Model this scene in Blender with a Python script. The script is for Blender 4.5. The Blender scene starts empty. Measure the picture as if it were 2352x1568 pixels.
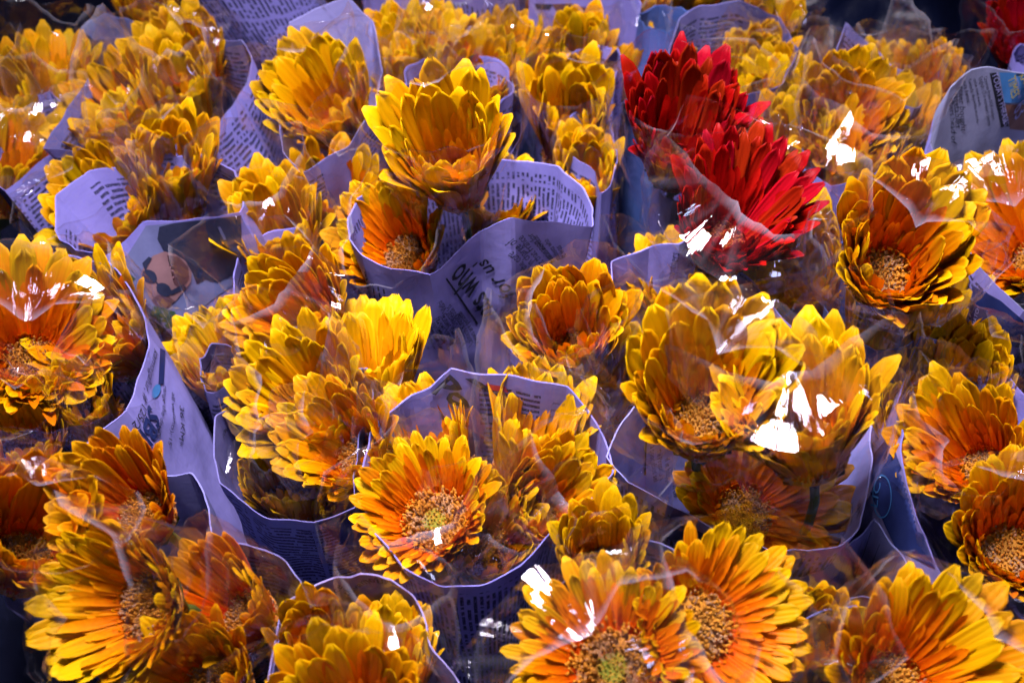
import bpy, bmesh, math, random
import numpy as np
from mathutils import Vector, Matrix, noise
from mathutils.geometry import tessellate_polygon

rnd = random.Random(7)
R = math.radians
sc = bpy.context.scene
COL = sc.collection

# ------------------------------------------------------------------ camera
LENS, SENSOR, DEP, DIST, ZREF = 50.0, 36.0, R(42), 1.11, 0.40
PW, PH = 2352.0, 1568.0                      # layout units: measured on the photograph
cam_d = bpy.data.cameras.new('camera')
cam = bpy.data.objects.new('camera', cam_d); COL.objects.link(cam)
CAM = Vector((0, -DIST*math.cos(DEP), ZREF + DIST*math.sin(DEP)))
cam.location = CAM
cam.rotation_euler = (math.pi/2 - DEP, 0, 0)
cam_d.lens = LENS; cam_d.sensor_width = SENSOR
cam_d.clip_start = 0.01; cam_d.clip_end = 60
cam_d.dof.use_dof = True
cam_d.dof.focus_distance = 1.05
cam_d.dof.aperture_fstop = 7.0
sc.camera = cam

# ------------------------------------------------------------------ world and lamps
w = bpy.data.worlds.new('World'); sc.world = w; w.use_nodes = True
bgn = w.node_tree.nodes['Background']
bgn.inputs['Color'].default_value = (0.20, 0.22, 1.0, 1)
bgn.inputs['Strength'].default_value = 0.007

def area(name, loc, target, sx, sy, radiance, color):
    d = bpy.data.lights.new(name, 'AREA'); d.shape = 'RECTANGLE'
    d.size = sx; d.size_y = sy
    d.energy = radiance*math.pi*sx*sy; d.color = color
    o = bpy.data.objects.new(name, d); COL.objects.link(o)
    o.location = loc
    o.rotation_euler = (Vector(target)-Vector(loc)).to_track_quat('-Z', 'Y').to_euler()
    return o
key = area('added_softbox', (-0.20, -0.10, 1.95), (0.02, 0.02, 0.4), 0.50, 0.36, 21, (0.94, 0.89, 1.0))  # unseen softbox standing in for the soft light from above
key.data.spread = R(62)
area('added_softbox', (-0.70, 0.75, 2.1), (-0.1, 0, 0.4), 0.20, 0.13, 55, (0.90, 0.86, 1.0))  # extra unseen lamp, added only for more glints on the film
area('added_softbox', (-0.20, 1.30, 1.9), (0, 0, 0.4), 0.24, 0.14, 50, (0.90, 0.86, 1.0))  # added behind the display so upturned film mirrors it as glints
area('added_softbox', (0.80, 0.60, 2.1), (0.1, 0, 0.4), 0.20, 0.14, 50, (0.90, 0.86, 1.0))  # second added glint lamp, off to the right
area('added_softbox', (0.35, -1.65, 1.75), (0, 0.1, 0.3), 0.36, 0.22, 21, (0.58, 0.62, 1.0))  # added camera-side fill, brightens the outer faces of the cones
area('added_pink_panel', (0.1, 2.3, 2.4), (0, 0, 0.4), 1.5, 0.8, 1.2, (0.95, 0.68, 1.0))  # added dim pink area light, no awning; gives the film pinkish reflections

sc.view_settings.view_transform = 'Standard'
sc.view_settings.look = 'None'
sc.view_settings.exposure = -0.12
sc.view_settings.gamma = 1.0
sc.cycles.transparent_max_bounces = 32
sc.cycles.max_bounces = 5
sc.cycles.diffuse_bounces = 1
sc.cycles.glossy_bounces = 2
sc.cycles.transmission_bounces = 3
sc.cycles.caustics_reflective = False
sc.cycles.caustics_refractive = False
sc.cycles.use_denoising = True
sc.cycles.use_adaptive_sampling = True
sc.cycles.adaptive_threshold = 0.05
sc.cycles.use_light_tree = False
sc.cycles.adaptive_min_samples = 16
sc.cycles.sample_clamp_indirect = 4.0

# ------------------------------------------------------------------ helpers
FPX = LENS/SENSOR*PW
CR = Vector((1, 0, 0))
CF = Vector((0, math.cos(DEP), -math.sin(DEP)))
CU = Vector((0, math.sin(DEP), math.cos(DEP)))
def unproject(px, py, z):
    d = CF*FPX + CR*(px-PW/2) + CU*(PH/2-py)
    t = (z-CAM.z)/d.z
    return CAM + d*t
def project(P):                               # numpy (...,3) -> (...,2), depth
    Q = P - np.array(CAM)
    dz = Q @ np.array(CF); x = Q @ np.array(CR); y = Q @ np.array(CU)
    return np.stack([PW/2 + x/dz*FPX, PH/2 - y/dz*FPX], -1), dz

def mesh_obj(name, verts, faces, mats, parent=None, smooth=True, uvs=None, matidx=None, kind=None):
    me = bpy.data.meshes.new(name)
    me.from_pydata([tuple(v) for v in verts], [], faces)
    if smooth: me.polygons.foreach_set('use_smooth', [True]*len(me.polygons))
    for m in (mats if isinstance(mats, (list, tuple)) else [mats]): me.materials.append(m)
    if matidx is not None: me.polygons.foreach_set('material_index', matidx)
    if uvs is not None:
        lay = me.uv_layers.new(name='UVMap')
        li = np.zeros(len(me.loops), np.int32); me.loops.foreach_get('vertex_index', li)
        lay.data.foreach_set('uv', np.asarray(uvs, np.float32)[li].ravel())
    o = bpy.data.objects.new(name, me); COL.objects.link(o)
    if parent: o.parent = parent
    if kind: o['kind'] = kind
    return o

def tag(o, label, cat, group=None):
    o['label'] = label; o['category'] = cat
    if group: o['group'] = group

# ---- node helper
class NT:
    def __init__(s, name):
        s.m = bpy.data.materials.new(name); s.m.use_nodes = True
        s.t = s.m.node_tree; s.t.nodes.clear()
        s.out = s.t.nodes.new('ShaderNodeOutputMaterial')
    def n(s, typ, **kw):
        nd = s.t.nodes.new(typ)
        for k, v in kw.items():
            if k.startswith('_'): setattr(nd, k[1:], v)
            else:
                key = k.replace('__', ' ')
                s.put(nd.inputs[int(key[1:])] if key[0] == 'i' and key[1:].isdigit() else nd.inputs[key], v)
        return nd
    def put(s, sock, v):
        if hasattr(v, 'is_linked') or isinstance(v, bpy.types.NodeSocket): s.t.links.new(v, sock)
        else:
            if isinstance(v, (tuple, list)) and len(v) == 3 and sock.type == 'RGBA': v = (*v, 1)
            sock.default_value = v
    def math(s, op, a, b=0.0, c=None, clamp=False):
        nd = s.t.nodes.new('ShaderNodeMath'); nd.operation = op; nd.use_clamp = clamp
        s.put(nd.inputs[0], a); s.put(nd.inputs[1], b)
        if c is not None: s.put(nd.inputs[2], c)
        return nd.outputs[0]
    def mix(s, f, a, b, blend='MIX'):
        nd = s.t.nodes.new('ShaderNodeMix'); nd.data_type = 'RGBA'; nd.blend_type = blend
        s.put(nd.inputs['Factor'], f)
        s.put(nd.inputs[6], a); s.put(nd.inputs[7], b)
        return nd.outputs[2]
    def ramp(s, f, stops, interp='LINEAR'):
        nd = s.t.nodes.new('ShaderNodeValToRGB'); cr = nd.color_ramp; cr.interpolation = interp
        while len(cr.elements) < len(stops): cr.elements.new(0.5)
        for e, (p, c) in zip(cr.elements, stops):
            e.position = p; e.color = (*c, 1) if len(c) == 3 else c
        s.put(nd.inputs[0], f); return nd.outputs[0]
    def noise(s, vec, scale, detail=2.0, rough=0.5, dim='3D'):
        nd = s.t.nodes.new('ShaderNodeTexNoise'); nd.noise_dimensions = dim
        if vec is not None: s.put(nd.inputs['Vector'], vec)
        nd.inputs['Scale'].default_value = scale; nd.inputs['Detail'].default_value = detail
        nd.inputs['Roughness'].default_value = rough
        return nd.outputs[0]
    def xyz(s, x, y, z=0.0):
        nd = s.t.nodes.new('ShaderNodeCombineXYZ'); s.put(nd.inputs[0], x); s.put(nd.inputs[1], y); s.put(nd.inputs[2], z)
        return nd.outputs[0]
    def end(s, sh): s.t.links.new(sh, s.out.inputs[0]); return s.m

def leafy(b, col, rough, transl, bump=None, spec=0.12):
    p = b.n('ShaderNodeBsdfPrincipled', Base__Color=col, Roughness=rough)
    p.inputs['Specular IOR Level'].default_value = spec
    if bump is not None: b.put(p.inputs['Normal'], bump)
    if transl <= 0: return p.outputs[0]
    t = b.n('ShaderNodeBsdfTranslucent', Color=col)
    m = b.n('ShaderNodeMixShader', i0=transl, i1=p.outputs[0], i2=t.outputs[0])
    return m.outputs[0]

# ------------------------------------------------------------------ materials
def petal_mat(name, base, mid, tip, vein=0.13, back=False):
    b = NT(name)
    tc = b.n('ShaderNodeTexCoord'); oi = b.n('ShaderNodeObjectInfo')
    sep = b.n('ShaderNodeSeparateXYZ', Vector=tc.outputs['Object'])
    y = sep.outputs[1]; x = sep.outputs[0]
    nz = b.noise(b.xyz(b.math('MULTIPLY', x, 60), b.math('MULTIPLY', y, 4), b.math('MULTIPLY', oi.outputs['Random'], 37)), 1.0, 1)
    yy = b.math('ADD', y, b.math('MULTIPLY', b.math('SUBTRACT', nz, 0.5), 0.35))
    yy = b.math('ADD', yy, b.math('MULTIPLY', b.math('SUBTRACT', oi.outputs['Random'], 0.5), 0.30))
    col = b.ramp(yy, [(0.05, base), (0.50, mid), (0.95, tip)])
    wv = b.n('ShaderNodeTexWave', Vector=b.xyz(x, b.math('MULTIPLY', y, 0.03), 0), Scale=6.0 if not back else 5.0, Distortion=2.5)
    vm = b.math('MULTIPLY', b.math('POWER', b.math('SUBTRACT', 1.0, wv.outputs['Fac']), 3.0), vein)
    dark = tuple(c*0.45 for c in mid)
    col = b.mix(vm, col, dark)
    hs = b.n('ShaderNodeHueSaturation', Color=col)
    b.put(hs.inputs['Hue'], b.math('ADD', 0.493, b.math('MULTIPLY', oi.outputs['Random'], 0.016)))
    b.put(hs.inputs['Value'], b.math('ADD', 0.78, b.math('MULTIPLY', b.math('FRACT', b.math('MULTIPLY', oi.outputs['Random'], 91.7)), 0.36)))
    bp = b.n('ShaderNodeBump', Strength=0.35, Distance=0.0006, Height=b.math('ADD', wv.outputs['Fac'], nz))
    return b.end(leafy(b, hs.outputs[0], 0.48, 0.24, bp.outputs[0]))

PET = {}
def pset(k, f, bk):
    PET[k] = (petal_mat('petal_face_'+k, *f), petal_mat('petal_back_'+k, *bk, vein=0.32, back=True))
pset('Y', ((0.93, 0.19, 0.0), (0.98, 0.36, 0.0), (0.95, 0.50, 0.001)), ((0.92, 0.31, 0.001), (0.84, 0.42, 0.002), (0.66, 0.46, 0.006)))
pset('O', ((0.85, 0.10, 0.0), (0.96, 0.24, 0.0), (0.94, 0.47, 0.001)), ((0.86, 0.22, 0.001), (0.84, 0.36, 0.002), (0.74, 0.46, 0.004)))
pset('K', ((0.62, 0.025, 0.0), (0.80, 0.12, 0.0), (0.88, 0.36, 0.002)), ((0.62, 0.14, 0.001), (0.66, 0.25, 0.003), (0.55, 0.34, 0.008)))
pset('R', ((0.50, 0.003, 0.003), (0.58, 0.003, 0.003), (0.42, 0.002, 0.003)), ((0.62, 0.07, 0.03), (0.66, 0.13, 0.06), (0.64, 0.14, 0.07)))

def inner_mat(name, lo, hi):
    b = NT(name)
    g = b.n('ShaderNodeNewGeometry')
    at = b.n('ShaderNodeAttribute', _attribute_name='tt')
    nz = b.noise(g.outputs['Position'], 350, 1)
    f = b.math('ADD', at.outputs['Fac'], b.math('MULTIPLY', b.math('SUBTRACT', nz, 0.5), 0.5))
    col = b.ramp(f, [(0.0, lo), (1.0, hi)])
    return b.end(leafy(b, col, 0.5, 0.24))
INNER = {'Y': inner_mat('inner_petal_yellow', (0.80, 0.12, 0.0), (0.95, 0.38, 0.001)),
         'O': inner_mat('inner_petal_orange', (0.72, 0.06, 0.0), (0.93, 0.25, 0.001)),
         'K': inner_mat('inner_petal_red_orange', (0.60, 0.02, 0.0), (0.88, 0.20, 0.002)),
         'R': inner_mat('inner_petal_red', (0.35, 0.003, 0.003), (0.62, 0.008, 0.004))}

def disc_mat(name, stops, grey):
    b = NT(name)
    tc = b.n('ShaderNodeTexCoord')
    sep = b.n('ShaderNodeSeparateXYZ', Vector=tc.outputs['Object'])
    r = b.math('SQRT', b.math('ADD', b.math('POWER', sep.outputs[0], 2), b.math('POWER', sep.outputs[1], 2)))
    nz = b.noise(tc.outputs['Object'], 9, 3)
    r2 = b.math('ADD', r, b.math('MULTIPLY', b.math('SUBTRACT', nz, 0.5), 0.30))
    col = b.ramp(r2, stops)
    n2 = b.noise(tc.outputs['Object'], 26, 2)
    col = b.mix(b.math('MULTIPLY', b.math('GREATER_THAN', n2, 0.56), 0.7), col, (0.85, 0.34, 0.03))
    n3 = b.noise(tc.outputs['Object'], 2.6, 2)
    gm = b.math('MULTIPLY', b.math('GREATER_THAN', n3, 0.55), b.math('GREATER_THAN', n2, 0.45))
    col = b.mix(b.math('MULTIPLY', gm, grey), col, (0.34, 0.27, 0.24))
    return b.end(leafy(b, col, 0.6, 0.15))
BR, OR_, DK = (0.40, 0.14, 0.015), (0.70, 0.25, 0.015), (0.20, 0.07, 0.012)
DISC = {'plain': disc_mat('disc_tan', [(0.0, (0.52, 0.23, 0.04)), (0.5, (0.66, 0.27, 0.03)), (1.0, OR_)], 0.6),
        'brown': disc_mat('disc_brown', [(0.0, DK), (0.4, BR), (1.0, (0.45, 0.13, 0.01))], 0.5),
        'green': disc_mat('disc_green_eye', [(0.0, (0.22, 0.26, 0.02)), (0.28, (0.24, 0.24, 0.02)), (0.36, DK), (0.6, BR), (1.0, OR_)], 0.35),
        'red': disc_mat('disc_red', [(0.0, (0.2, 0.01, 0.01)), (1.0, (0.4, 0.02, 0.01))], 0.1)}
def plain(name, col, rough=0.6, transl=0.0, nscale=0, namp=0.3):
    b = NT(name)
    if nscale:
        g = b.n('ShaderNodeNewGeometry'); nz = b.noise(g.outputs['Position'], nscale, 4)
        col = b.mix(b.math('MULTIPLY', nz, namp), col, tuple(c*0.3 for c in col))
    return b.end(leafy(b, col, rough, transl))
STEM = plain('stem_green', (0.10, 0.16, 0.03), 0.5, 0, 60, 0.6)
BRACT = plain('bract_green', (0.13, 0.17, 0.03), 0.55, 0.1, 120, 0.6)

# clear film: sees straight through, mirrors the lamps, a little milky at cut edges and creases
def film_mat():
    b = NT('cellophane')
    lw = b.n('ShaderNodeLayerWeight', Blend=0.5)
    at = b.n('ShaderNodeAttribute', _attribute_name='edge')
    fac = b.math('ADD', 0.075, b.math('MULTIPLY', b.math('POWER', lw.outputs['Facing'], 4.0), 0.22))
    g = b.n('ShaderNodeNewGeometry')
    uvn = b.n('ShaderNodeUVMap', _uv_map='UVMap'); us = b.n('ShaderNodeSeparateXYZ', Vector=uvn.outputs[0])
    stk = b.noise(b.xyz(b.math('MULTIPLY', us.outputs[0], 26), b.math('MULTIPLY', us.outputs[1], 30), 0.0), 1.0, 2, 0.55)
    nz = b.noise(g.outputs['Position'], 45, 2, 0.5)
    n2 = b.noise(g.outputs['Position'], 190, 0)
    bp = b.n('ShaderNodeBump', Strength=0.5, Distance=0.0007, Height=b.math('ADD', b.math('ADD', b.math('MULTIPLY', nz, 1.6), b.math('MULTIPLY', stk, 0.8)), b.math('MULTIPLY', n2, 0.18)))
    gl = b.n('ShaderNodeBsdfGlossy', Color=(1, 0.98, 1), Roughness=0.03, Normal=bp.outputs[0])
    tr = b.n('ShaderNodeBsdfTransparent', Color=(0.985, 0.978, 0.982))
    df = b.n('ShaderNodeBsdfDiffuse', Color=(0.75, 0.70, 0.85))
    dd = df
    hz = b.math('ADD', b.math('ADD', 0.0025, b.math('MULTIPLY', b.math('MAXIMUM', b.math('SUBTRACT', nz, 0.60), 0.0), 0.12)),
                b.math('MULTIPLY', at.outputs['Fac'], 0.17))
    m1 = b.n('ShaderNodeMixShader', i0=hz, i1=tr.outputs[0], i2=dd.outputs[0])
    m2 = b.n('ShaderNodeMixShader', i0=fac, i1=m1.outputs[0], i2=gl.outputs[0])
    return b.end(m2.outputs[0])
FILM = film_mat()

def ink(name, col, rough=0.65):
    b = NT(name)
    g = b.n('ShaderNodeNewGeometry'); nz = b.noise(g.outputs['Position'], 180, 4, 0.7)
    c = b.mix(b.math('MULTIPLY', nz, 0.45), col, tuple(min(1, x*1.6+0.03) for x in col))
    return b.end(leafy(b, c, rough, 0.0, None, 0.2))
INK = {'black': ink('ink_black', (0.012, 0.012, 0.025)), 'navy': ink('ink_navy', (0.012, 0.022, 0.12)),
       'blue': ink('ink_blue', (0.03, 0.09, 0.40)), 'cyan': ink('ink_cyan', (0.06, 0.22, 0.55)),
       'red': ink('ink_red', (0.42, 0.03, 0.04)), 'pale': ink('ink_bare_paper', (0.34, 0.32, 0.68)),
       'grey': ink('ink_grey', (0.13, 0.14, 0.30)), 'skin': ink('ink_skin', (0.24, 0.125, 0.14)),
       'skin2': ink('ink_skin_shade', (0.10, 0.04, 0.05)), 'green': ink('ink_green', (0.02, 0.06, 0.03)),
       'yellow': ink('ink_yellow', (0.50, 0.40, 0.03)), 'pink': ink('ink_pink', (0.55, 0.06, 0.38)),
       'brown': ink('ink_brown', (0.16, 0.07, 0.06)), 'hair': ink('ink_dark_hair', (0.016, 0.020, 0.055))}

PAPER_CACHE = {}
def paper_mat(rot=0, ls=0.0046, cw=0.052, dens=1.0, base=(0.25, 0.22, 0.66), seed=0, blank=0.25, rules=False):
    key = (rot, ls, cw, dens, base, seed, blank, rules)
    if key in PAPER_CACHE: return PAPER_CACHE[key]
    b = NT('newsprint')
    uv = b.n('ShaderNodeUVMap', _uv_map='UVMap')
    s = b.n('ShaderNodeSeparateXYZ', Vector=uv.outputs[0])
    p, q = (s.outputs[0], s.outputs[1]) if rot == 0 else (s.outputs[1], s.outputs[0])
    g = b.n('ShaderNodeNewGeometry')
    wob = b.noise(g.outputs['Position'], 14, 2)
    q = b.math('ADD', q, b.math('MULTIPLY', wob, 0.004))
    ql = b.math('DIVIDE', q, ls)
    line = b.math('FLOOR', ql); f = b.math('FRACT', ql)
    if not rules:
        band = b.math('MULTIPLY', b.math('GREATER_THAN', f, 0.22), b.math('LESS_THAN', f, 0.74))
        pc = b.math('ADD', b.math('DIVIDE', p, cw), 0.13*seed)
        colm = b.math('LESS_THAN', b.math('FRACT', pc), 0.92)
        wn = b.noise(b.xyz(b.math('MULTIPLY', p, 210), b.math('MULTIPLY', line, 5.31), float(seed)), 1.0, 0)
        word = b.math('GREATER_THAN', wn, 0.40)
        ln = b.noise(b.xyz(b.math('MULTIPLY', p, 900), b.math('MULTIPLY', q, 700), float(seed)), 1.0, 1)
        let = b.math('MULTIPLY', b.math('SUBTRACT', ln, 0.27), 5.0, clamp=True)
        wt = b.n('ShaderNodeTexWhiteNoise', Vector=b.xyz(b.math('FLOOR', pc), b.math('FLOOR', b.math('DIVIDE', q, 0.083)), float(seed)+0.5))
        blk = b.math('GREATER_THAN', wt.outputs['Value'], blank)
        k = b.math('MULTIPLY', b.math('MULTIPLY', band, colm), b.math('MULTIPLY', b.math('MULTIPLY', word, let), b.math('MULTIPLY', blk, 0.97*dens)))
    else:
        k = b.math('MULTIPLY', b.math('LESS_THAN', f, 0.05), 0.8*dens)
    # print only below the blank margin next to the torn edge
    mg = b.math('GREATER_THAN', b.math('ABSOLUTE', s.outputs[1]), 0.011)
    k = b.math('MULTIPLY', k, mg)
    st = b.noise(g.outputs['Position'], 9, 3, 0.6)
    fine = b.noise(g.outputs['Position'], 420, 0)
    c0 = b.mix(b.math('MULTIPLY', st, 0.34), base, tuple(x*y for x, y in zip(base, (0.72, 0.66, 0.72))))
    c0 = b.mix(b.math('MULTIPLY', fine, 0.18), c0, (0.35, 0.33, 0.50))
    # faint show-through of the print on the other face
    shw = b.noise(b.xyz(b.math('MULTIPLY', q, 260), b.math('MULTIPLY', p, 60), 3.0), 1.0, 1)
    c0 = b.mix(b.math('MULTIPLY', b.math('GREATER_THAN', shw, 0.56), 0.07), c0, (0.1, 0.1, 0.25))
    col = b.mix(k, c0, (0.020, 0.020, 0.055))
    cr = b.noise(g.outputs['Position'], 60, 3, 0.65)
    bp = b.n('ShaderNodeBump', Strength=0.35, Distance=0.0016, Height=cr)
    PAPER_CACHE[key] = b.end(leafy(b, col, 0.62, 0.06, bp.outputs[0], 0.25))
    return PAPER_CACHE[key]

# ------------------------------------------------------------------ ground and the dark sheet behind
def ground():
    b = NT('dark_cloth')
    g = b.n('ShaderNodeNewGeometry'); nz = b.noise(g.outputs['Position'], 7, 5)
    col = b.ramp(nz, [(0.3, (0.004, 0.005, 0.016)), (0.75, (0.010, 0.013, 0.042))])
    return b.end(leafy(b, col, 0.85, 0))
gv = [(-4, -3, 0), (4, -3, 0), (4, 5, 0), (-4, 5, 0)]
g = mesh_obj('ground', gv, [(0, 1, 2, 3)], ground(), smooth=False); g['kind'] = 'structure'

def dark_sheet():
    b = NT('dark_plastic')
    g_ = b.n('ShaderNodeNewGeometry'); nz = b.noise(g_.outputs['Position'], 18, 4)
    bp = b.n('ShaderNodeBump', Strength=0.6, Distance=0.01, Height=nz)
    p = b.n('ShaderNodeBsdfPrincipled', Base__Color=(0.008, 0.012, 0.045), Roughness=0.33, Normal=bp.outputs[0])
    m = b.end(p.outputs[0])
    V, F = [], []; NX, NY = 90, 60
    for j in range(NY+1):
        for i in range(NX+1):
            s, t = i/NX, j/NY
            x = -0.15 + 1.35*s; y = 0.78 + 0.34*t**0.8; z = 0.0 + 0.72*t
            nn = noise.fractal(Vector((x*5, t*5, 2.2)), 1.0, 2.0, 4)
            ridge = abs(noise.noise(Vector((x*7, t*3.2, 9.1))))
            y += -0.07*nn + 0.06*ridge; z += 0.03*nn*(1 if t > 0 else 0)
            V.append((x, y, max(z, 0.002)))
    for j in range(NY):
        for i in range(NX):
            a = j*(NX+1)+i; F.append((a, a+1, a+NX+2, a+NX+1))
    o = mesh_obj('plastic_sheet', V, F, m)
    tag(o, 'dark blue crumpled plastic sheet rising behind the bouquets', 'plastic sheet')
dark_sheet()

# ------------------------------------------------------------------ newspaper wraps
WR = {}
def resample(pts, n):
    P = [Vector(p) for p in pts]; m = len(P)
    dense = []
    for i in range(m):                        # gentle rounding, corners stay readable
        p0, p1, p2, p3 = P[i-1], P[i], P[(i+1) % m], P[(i+2) % m]
        for k in range(12):
            t = k/12
            cr = 0.5*((2*p1)+(p2-p0)*t+(2*p0-5*p1+4*p2-p3)*t*t+(3*p1-p0-3*p2+p3)*t**3)
            dense.append(cr*0.12 + (p1.lerp(p2, t))*0.88)
    A = np.array([tuple(v) for v in dense]); A = np.vstack([A, A[:1]])
    d = np.r_[0, np.cumsum(np.linalg.norm(np.diff(A, axis=0), axis=1))]
    s = np.linspace(0, d[-1], n+1)
    return np.stack([np.interp(s, d, A[:, k]) for k in range(3)], -1), d[-1]

def wrap(key, rim, h=0.40, mat=None, inmat=None, label='', lean=(0, 0), kx=0.62, ky=0.80, seed=None, hi=True, crump=1.0, shrink=1.0):
    seed = seed if seed is not None else len(WR)*3.7
    pts = []
    mx = sum(r[0] for r in rim)/len(rim); my = sum(r[1] for r in rim)/len(rim)
    rim = [(mx+(r[0]-mx)*shrink, my+(r[1]-my)*shrink) + tuple(r[2:]) for r in rim]
    for r in rim:
        dz = r[2] if len(r) > 2 else 0.0
        pts.append(unproject(r[0], r[1], h+dz))
    NU = 150 if hi else 84
    NV = 34 if hi else 20; NI = 20 if hi else 10
    rimP, per = resample(pts, NU)
    cx, cy = rimP[:-1, 0].mean(), rimP[:-1, 1].mean()
    bx, by = cx*kx + lean[0], cy*ky + lean[1]
    ang = np.arctan2(rimP[:, 1]-cy, rimP[:, 0]-cx)
    base = np.stack([bx+0.030*np.cos(ang), by+0.030*np.sin(ang), np.full(NU+1, 0.004)], -1)
    hh = h
    rc = random.Random(int(seed*100)+3)
    creases = []
    for _ in range(22):
        u0, v0 = rc.random()*per, rc.random()*0.30; an = rc.gauss(math.pi/2, 0.55)
        creases.append((u0, v0, math.cos(an), math.sin(an), rc.uniform(0.012, 0.035), rc.choice((-1, 1))*rc.uniform(0.0014, 0.0042)))
    uarc = np.linspace(0, per, NU+1)
    def crease(t):
        d = np.zeros(NU+1); v = (1-t)*0.36
        for (u0, v0, ca, sa, wd, am) in creases:
            du = (uarc-u0+per/2) % per-per/2
            dist = np.abs(-sa*du+ca*(v-v0)); along = np.abs(ca*du+sa*(v-v0))
            d += am*np.clip(1-dist/wd, 0, 1)*np.clip(1.6-along/0.09, 0, 1)
        return d
    def surf(t, inset):
        cz = crease(t)
        P = base*(1-t) + rimP*t
        rad = np.stack([rimP[:, 0]-cx, rimP[:, 1]-cy, np.zeros(NU+1)], -1)
        rad /= np.linalg.norm(rad, axis=1)[:, None] + 1e-9
        P = P - rad*inset
        out = P.copy()
        for i in range(NU+1):
            k = i % NU
            q = P[k]
            v = Vector((q[0]*11, q[1]*11, q[2]*5+seed))
            n1 = noise.noise(v); n2 = abs(noise.noise(v*2.3+Vector((5, 3, seed))))
            n3 = noise.noise(v*5.5)
            wt = 0.35+0.65*min(1, (1-t)*6)
            amp = (0.0045*n1 + 0.0070*(0.25-n2) + 0.0016*n3)*wt*crump
            out[i] = P[i] + rad[k]*(amp+cz[k]*crump)
            out[i, 2] += 0.0045*noise.noise(Vector((k/NU*17, seed, 1)))*t*t*crump
        return out
    ts = np.linspace(0, 1, NV+1)**0.85
    outer = np.array([surf(t, 0.0) for t in ts])              # base -> rim
    ti = np.linspace(1.0, 0.45, NI+1)
    inner = np.array([surf(t, 0.0016 if k else 0.0011) for k, t in enumerate(ti)])
    inner[0, :, 2] -= 0.0003
    H = np.linalg.norm(rimP.mean(0)-base.mean(0))
    uu = np.linspace(0, per, NU+1)
    V = np.vstack([outer.reshape(-1, 3), inner.reshape(-1, 3)])
    uvo = np.array([[(u, (1-t)*H) for u in uu] for t in ts]).reshape(-1, 2)
    uvi = np.array([[(u+3.37, -(1-t)*H) for u in uu] for t in ti]).reshape(-1, 2)
    F = []; MI = []
    n = NU+1
    def grid(off, rows, m):
        for j in range(rows):
            for i in range(NU):
                a = off+j*n+i; F.append((a, a+1, a+n+1, a+n)); MI.append(m)
    grid(0, NV, 0); o2 = (NV+1)*n; grid(o2, NI, 1)
    top = NV*n
    for i in range(NU): F.append((top+i, top+i+1, o2+i+1, o2+i)); MI.append(1)
    mat = mat or paper_mat(seed=len(WR)); inmat = inmat or mat
    o = mesh_obj('newspaper_wrap', V, F, [mat, inmat], uvs=np.vstack([uvo, uvi]), matidx=MI)
    o.data.set_sharp_from_angle(angle=R(11))
    tag(o, label, 'newspaper')
    WR[key] = dict(o=o, out=outer, inn=inner, base=Vector((bx, by, 0.004)), c=(cx, cy), h=h)
    return o

def hit(W, layer, px, py):
    G = W[layer]
    if layer+'p' not in W:
        p, d = project(G); W[layer+'p'] = p; W[layer+'d'] = d
    p, d = W[layer+'p'], W[layer+'d']
    a, b, c, e = p[:-1, :-1], p[:-1, 1:], p[1:, 1:], p[1:, :-1]
    q = np.array([px, py])
    def cr(u, v): return (v[..., 0]-u[..., 0])*(q[1]-u[..., 1]) - (v[..., 1]-u[..., 1])*(q[0]-u[..., 0])
    s1, s2, s3, s4 = cr(a, b), cr(b, c), cr(c, e), cr(e, a)
    ins = ((s1 >= 0) & (s2 >= 0) & (s3 >= 0) & (s4 >= 0)) | ((s1 <= 0) & (s2 <= 0) & (s3 <= 0) & (s4 <= 0))
    J, I = np.nonzero(ins)
    if len(J):
        k = np.argmin(d[J, I]) if layer == 'out' else np.argmax(d[J, I])
        j, i = J[k], I[k]
        u, v = 0.5, 0.5
        A, B, C, E = p[j, i], p[j, i+1], p[j+1, i+1], p[j+1, i]
        for _ in range(8):
            f = A*(1-u)*(1-v)+B*u*(1-v)+C*u*v+E*(1-u)*v - q
            du = (B-A)*(1-v)+(C-E)*v; dv = (E-A)*(1-u)+(C-B)*u
            det = du[0]*dv[1]-du[1]*dv[0]
            if abs(det) < 1e-9: break
            u -= (f[0]*dv[1]-f[1]*dv[0])/det; v -= (du[0]*f[1]-du[1]*f[0])/det
        return i+min(max(u, 0), 1), j+min(max(v, 0), 1)
    j, i = np.unravel_index(np.argmin(((p-q)**2).sum(-1)), p.shape[:2])
    return float(i), float(j)

def sfc(W, layer, iu, iv, off=0.0):
    G = W[layer]; nv, nu = G.shape[:2]
    iu = iu % (nu-1); iv = min(max(iv, 0), nv-1.0001)
    i, j = int(iu), int(iv); u, v = iu-i, iv-j
    A, B, C, E = G[j, i], G[j, i+1], G[j+1, i+1], G[j+1, i]
    P = A*(1-u)*(1-v)+B*u*(1-v)+C*u*v+E*(1-u)*v
    du = (B-A)*(1-v)+(C-E)*v; dv = (E-A)*(1-u)+(C-B)*u
    nn = np.cross(du, dv); nn /= np.linalg.norm(nn)+1e-12
    if nn @ (np.array(CAM)-P) < 0: nn = -nn
    return P+nn*off, nn, du, dv

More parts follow.
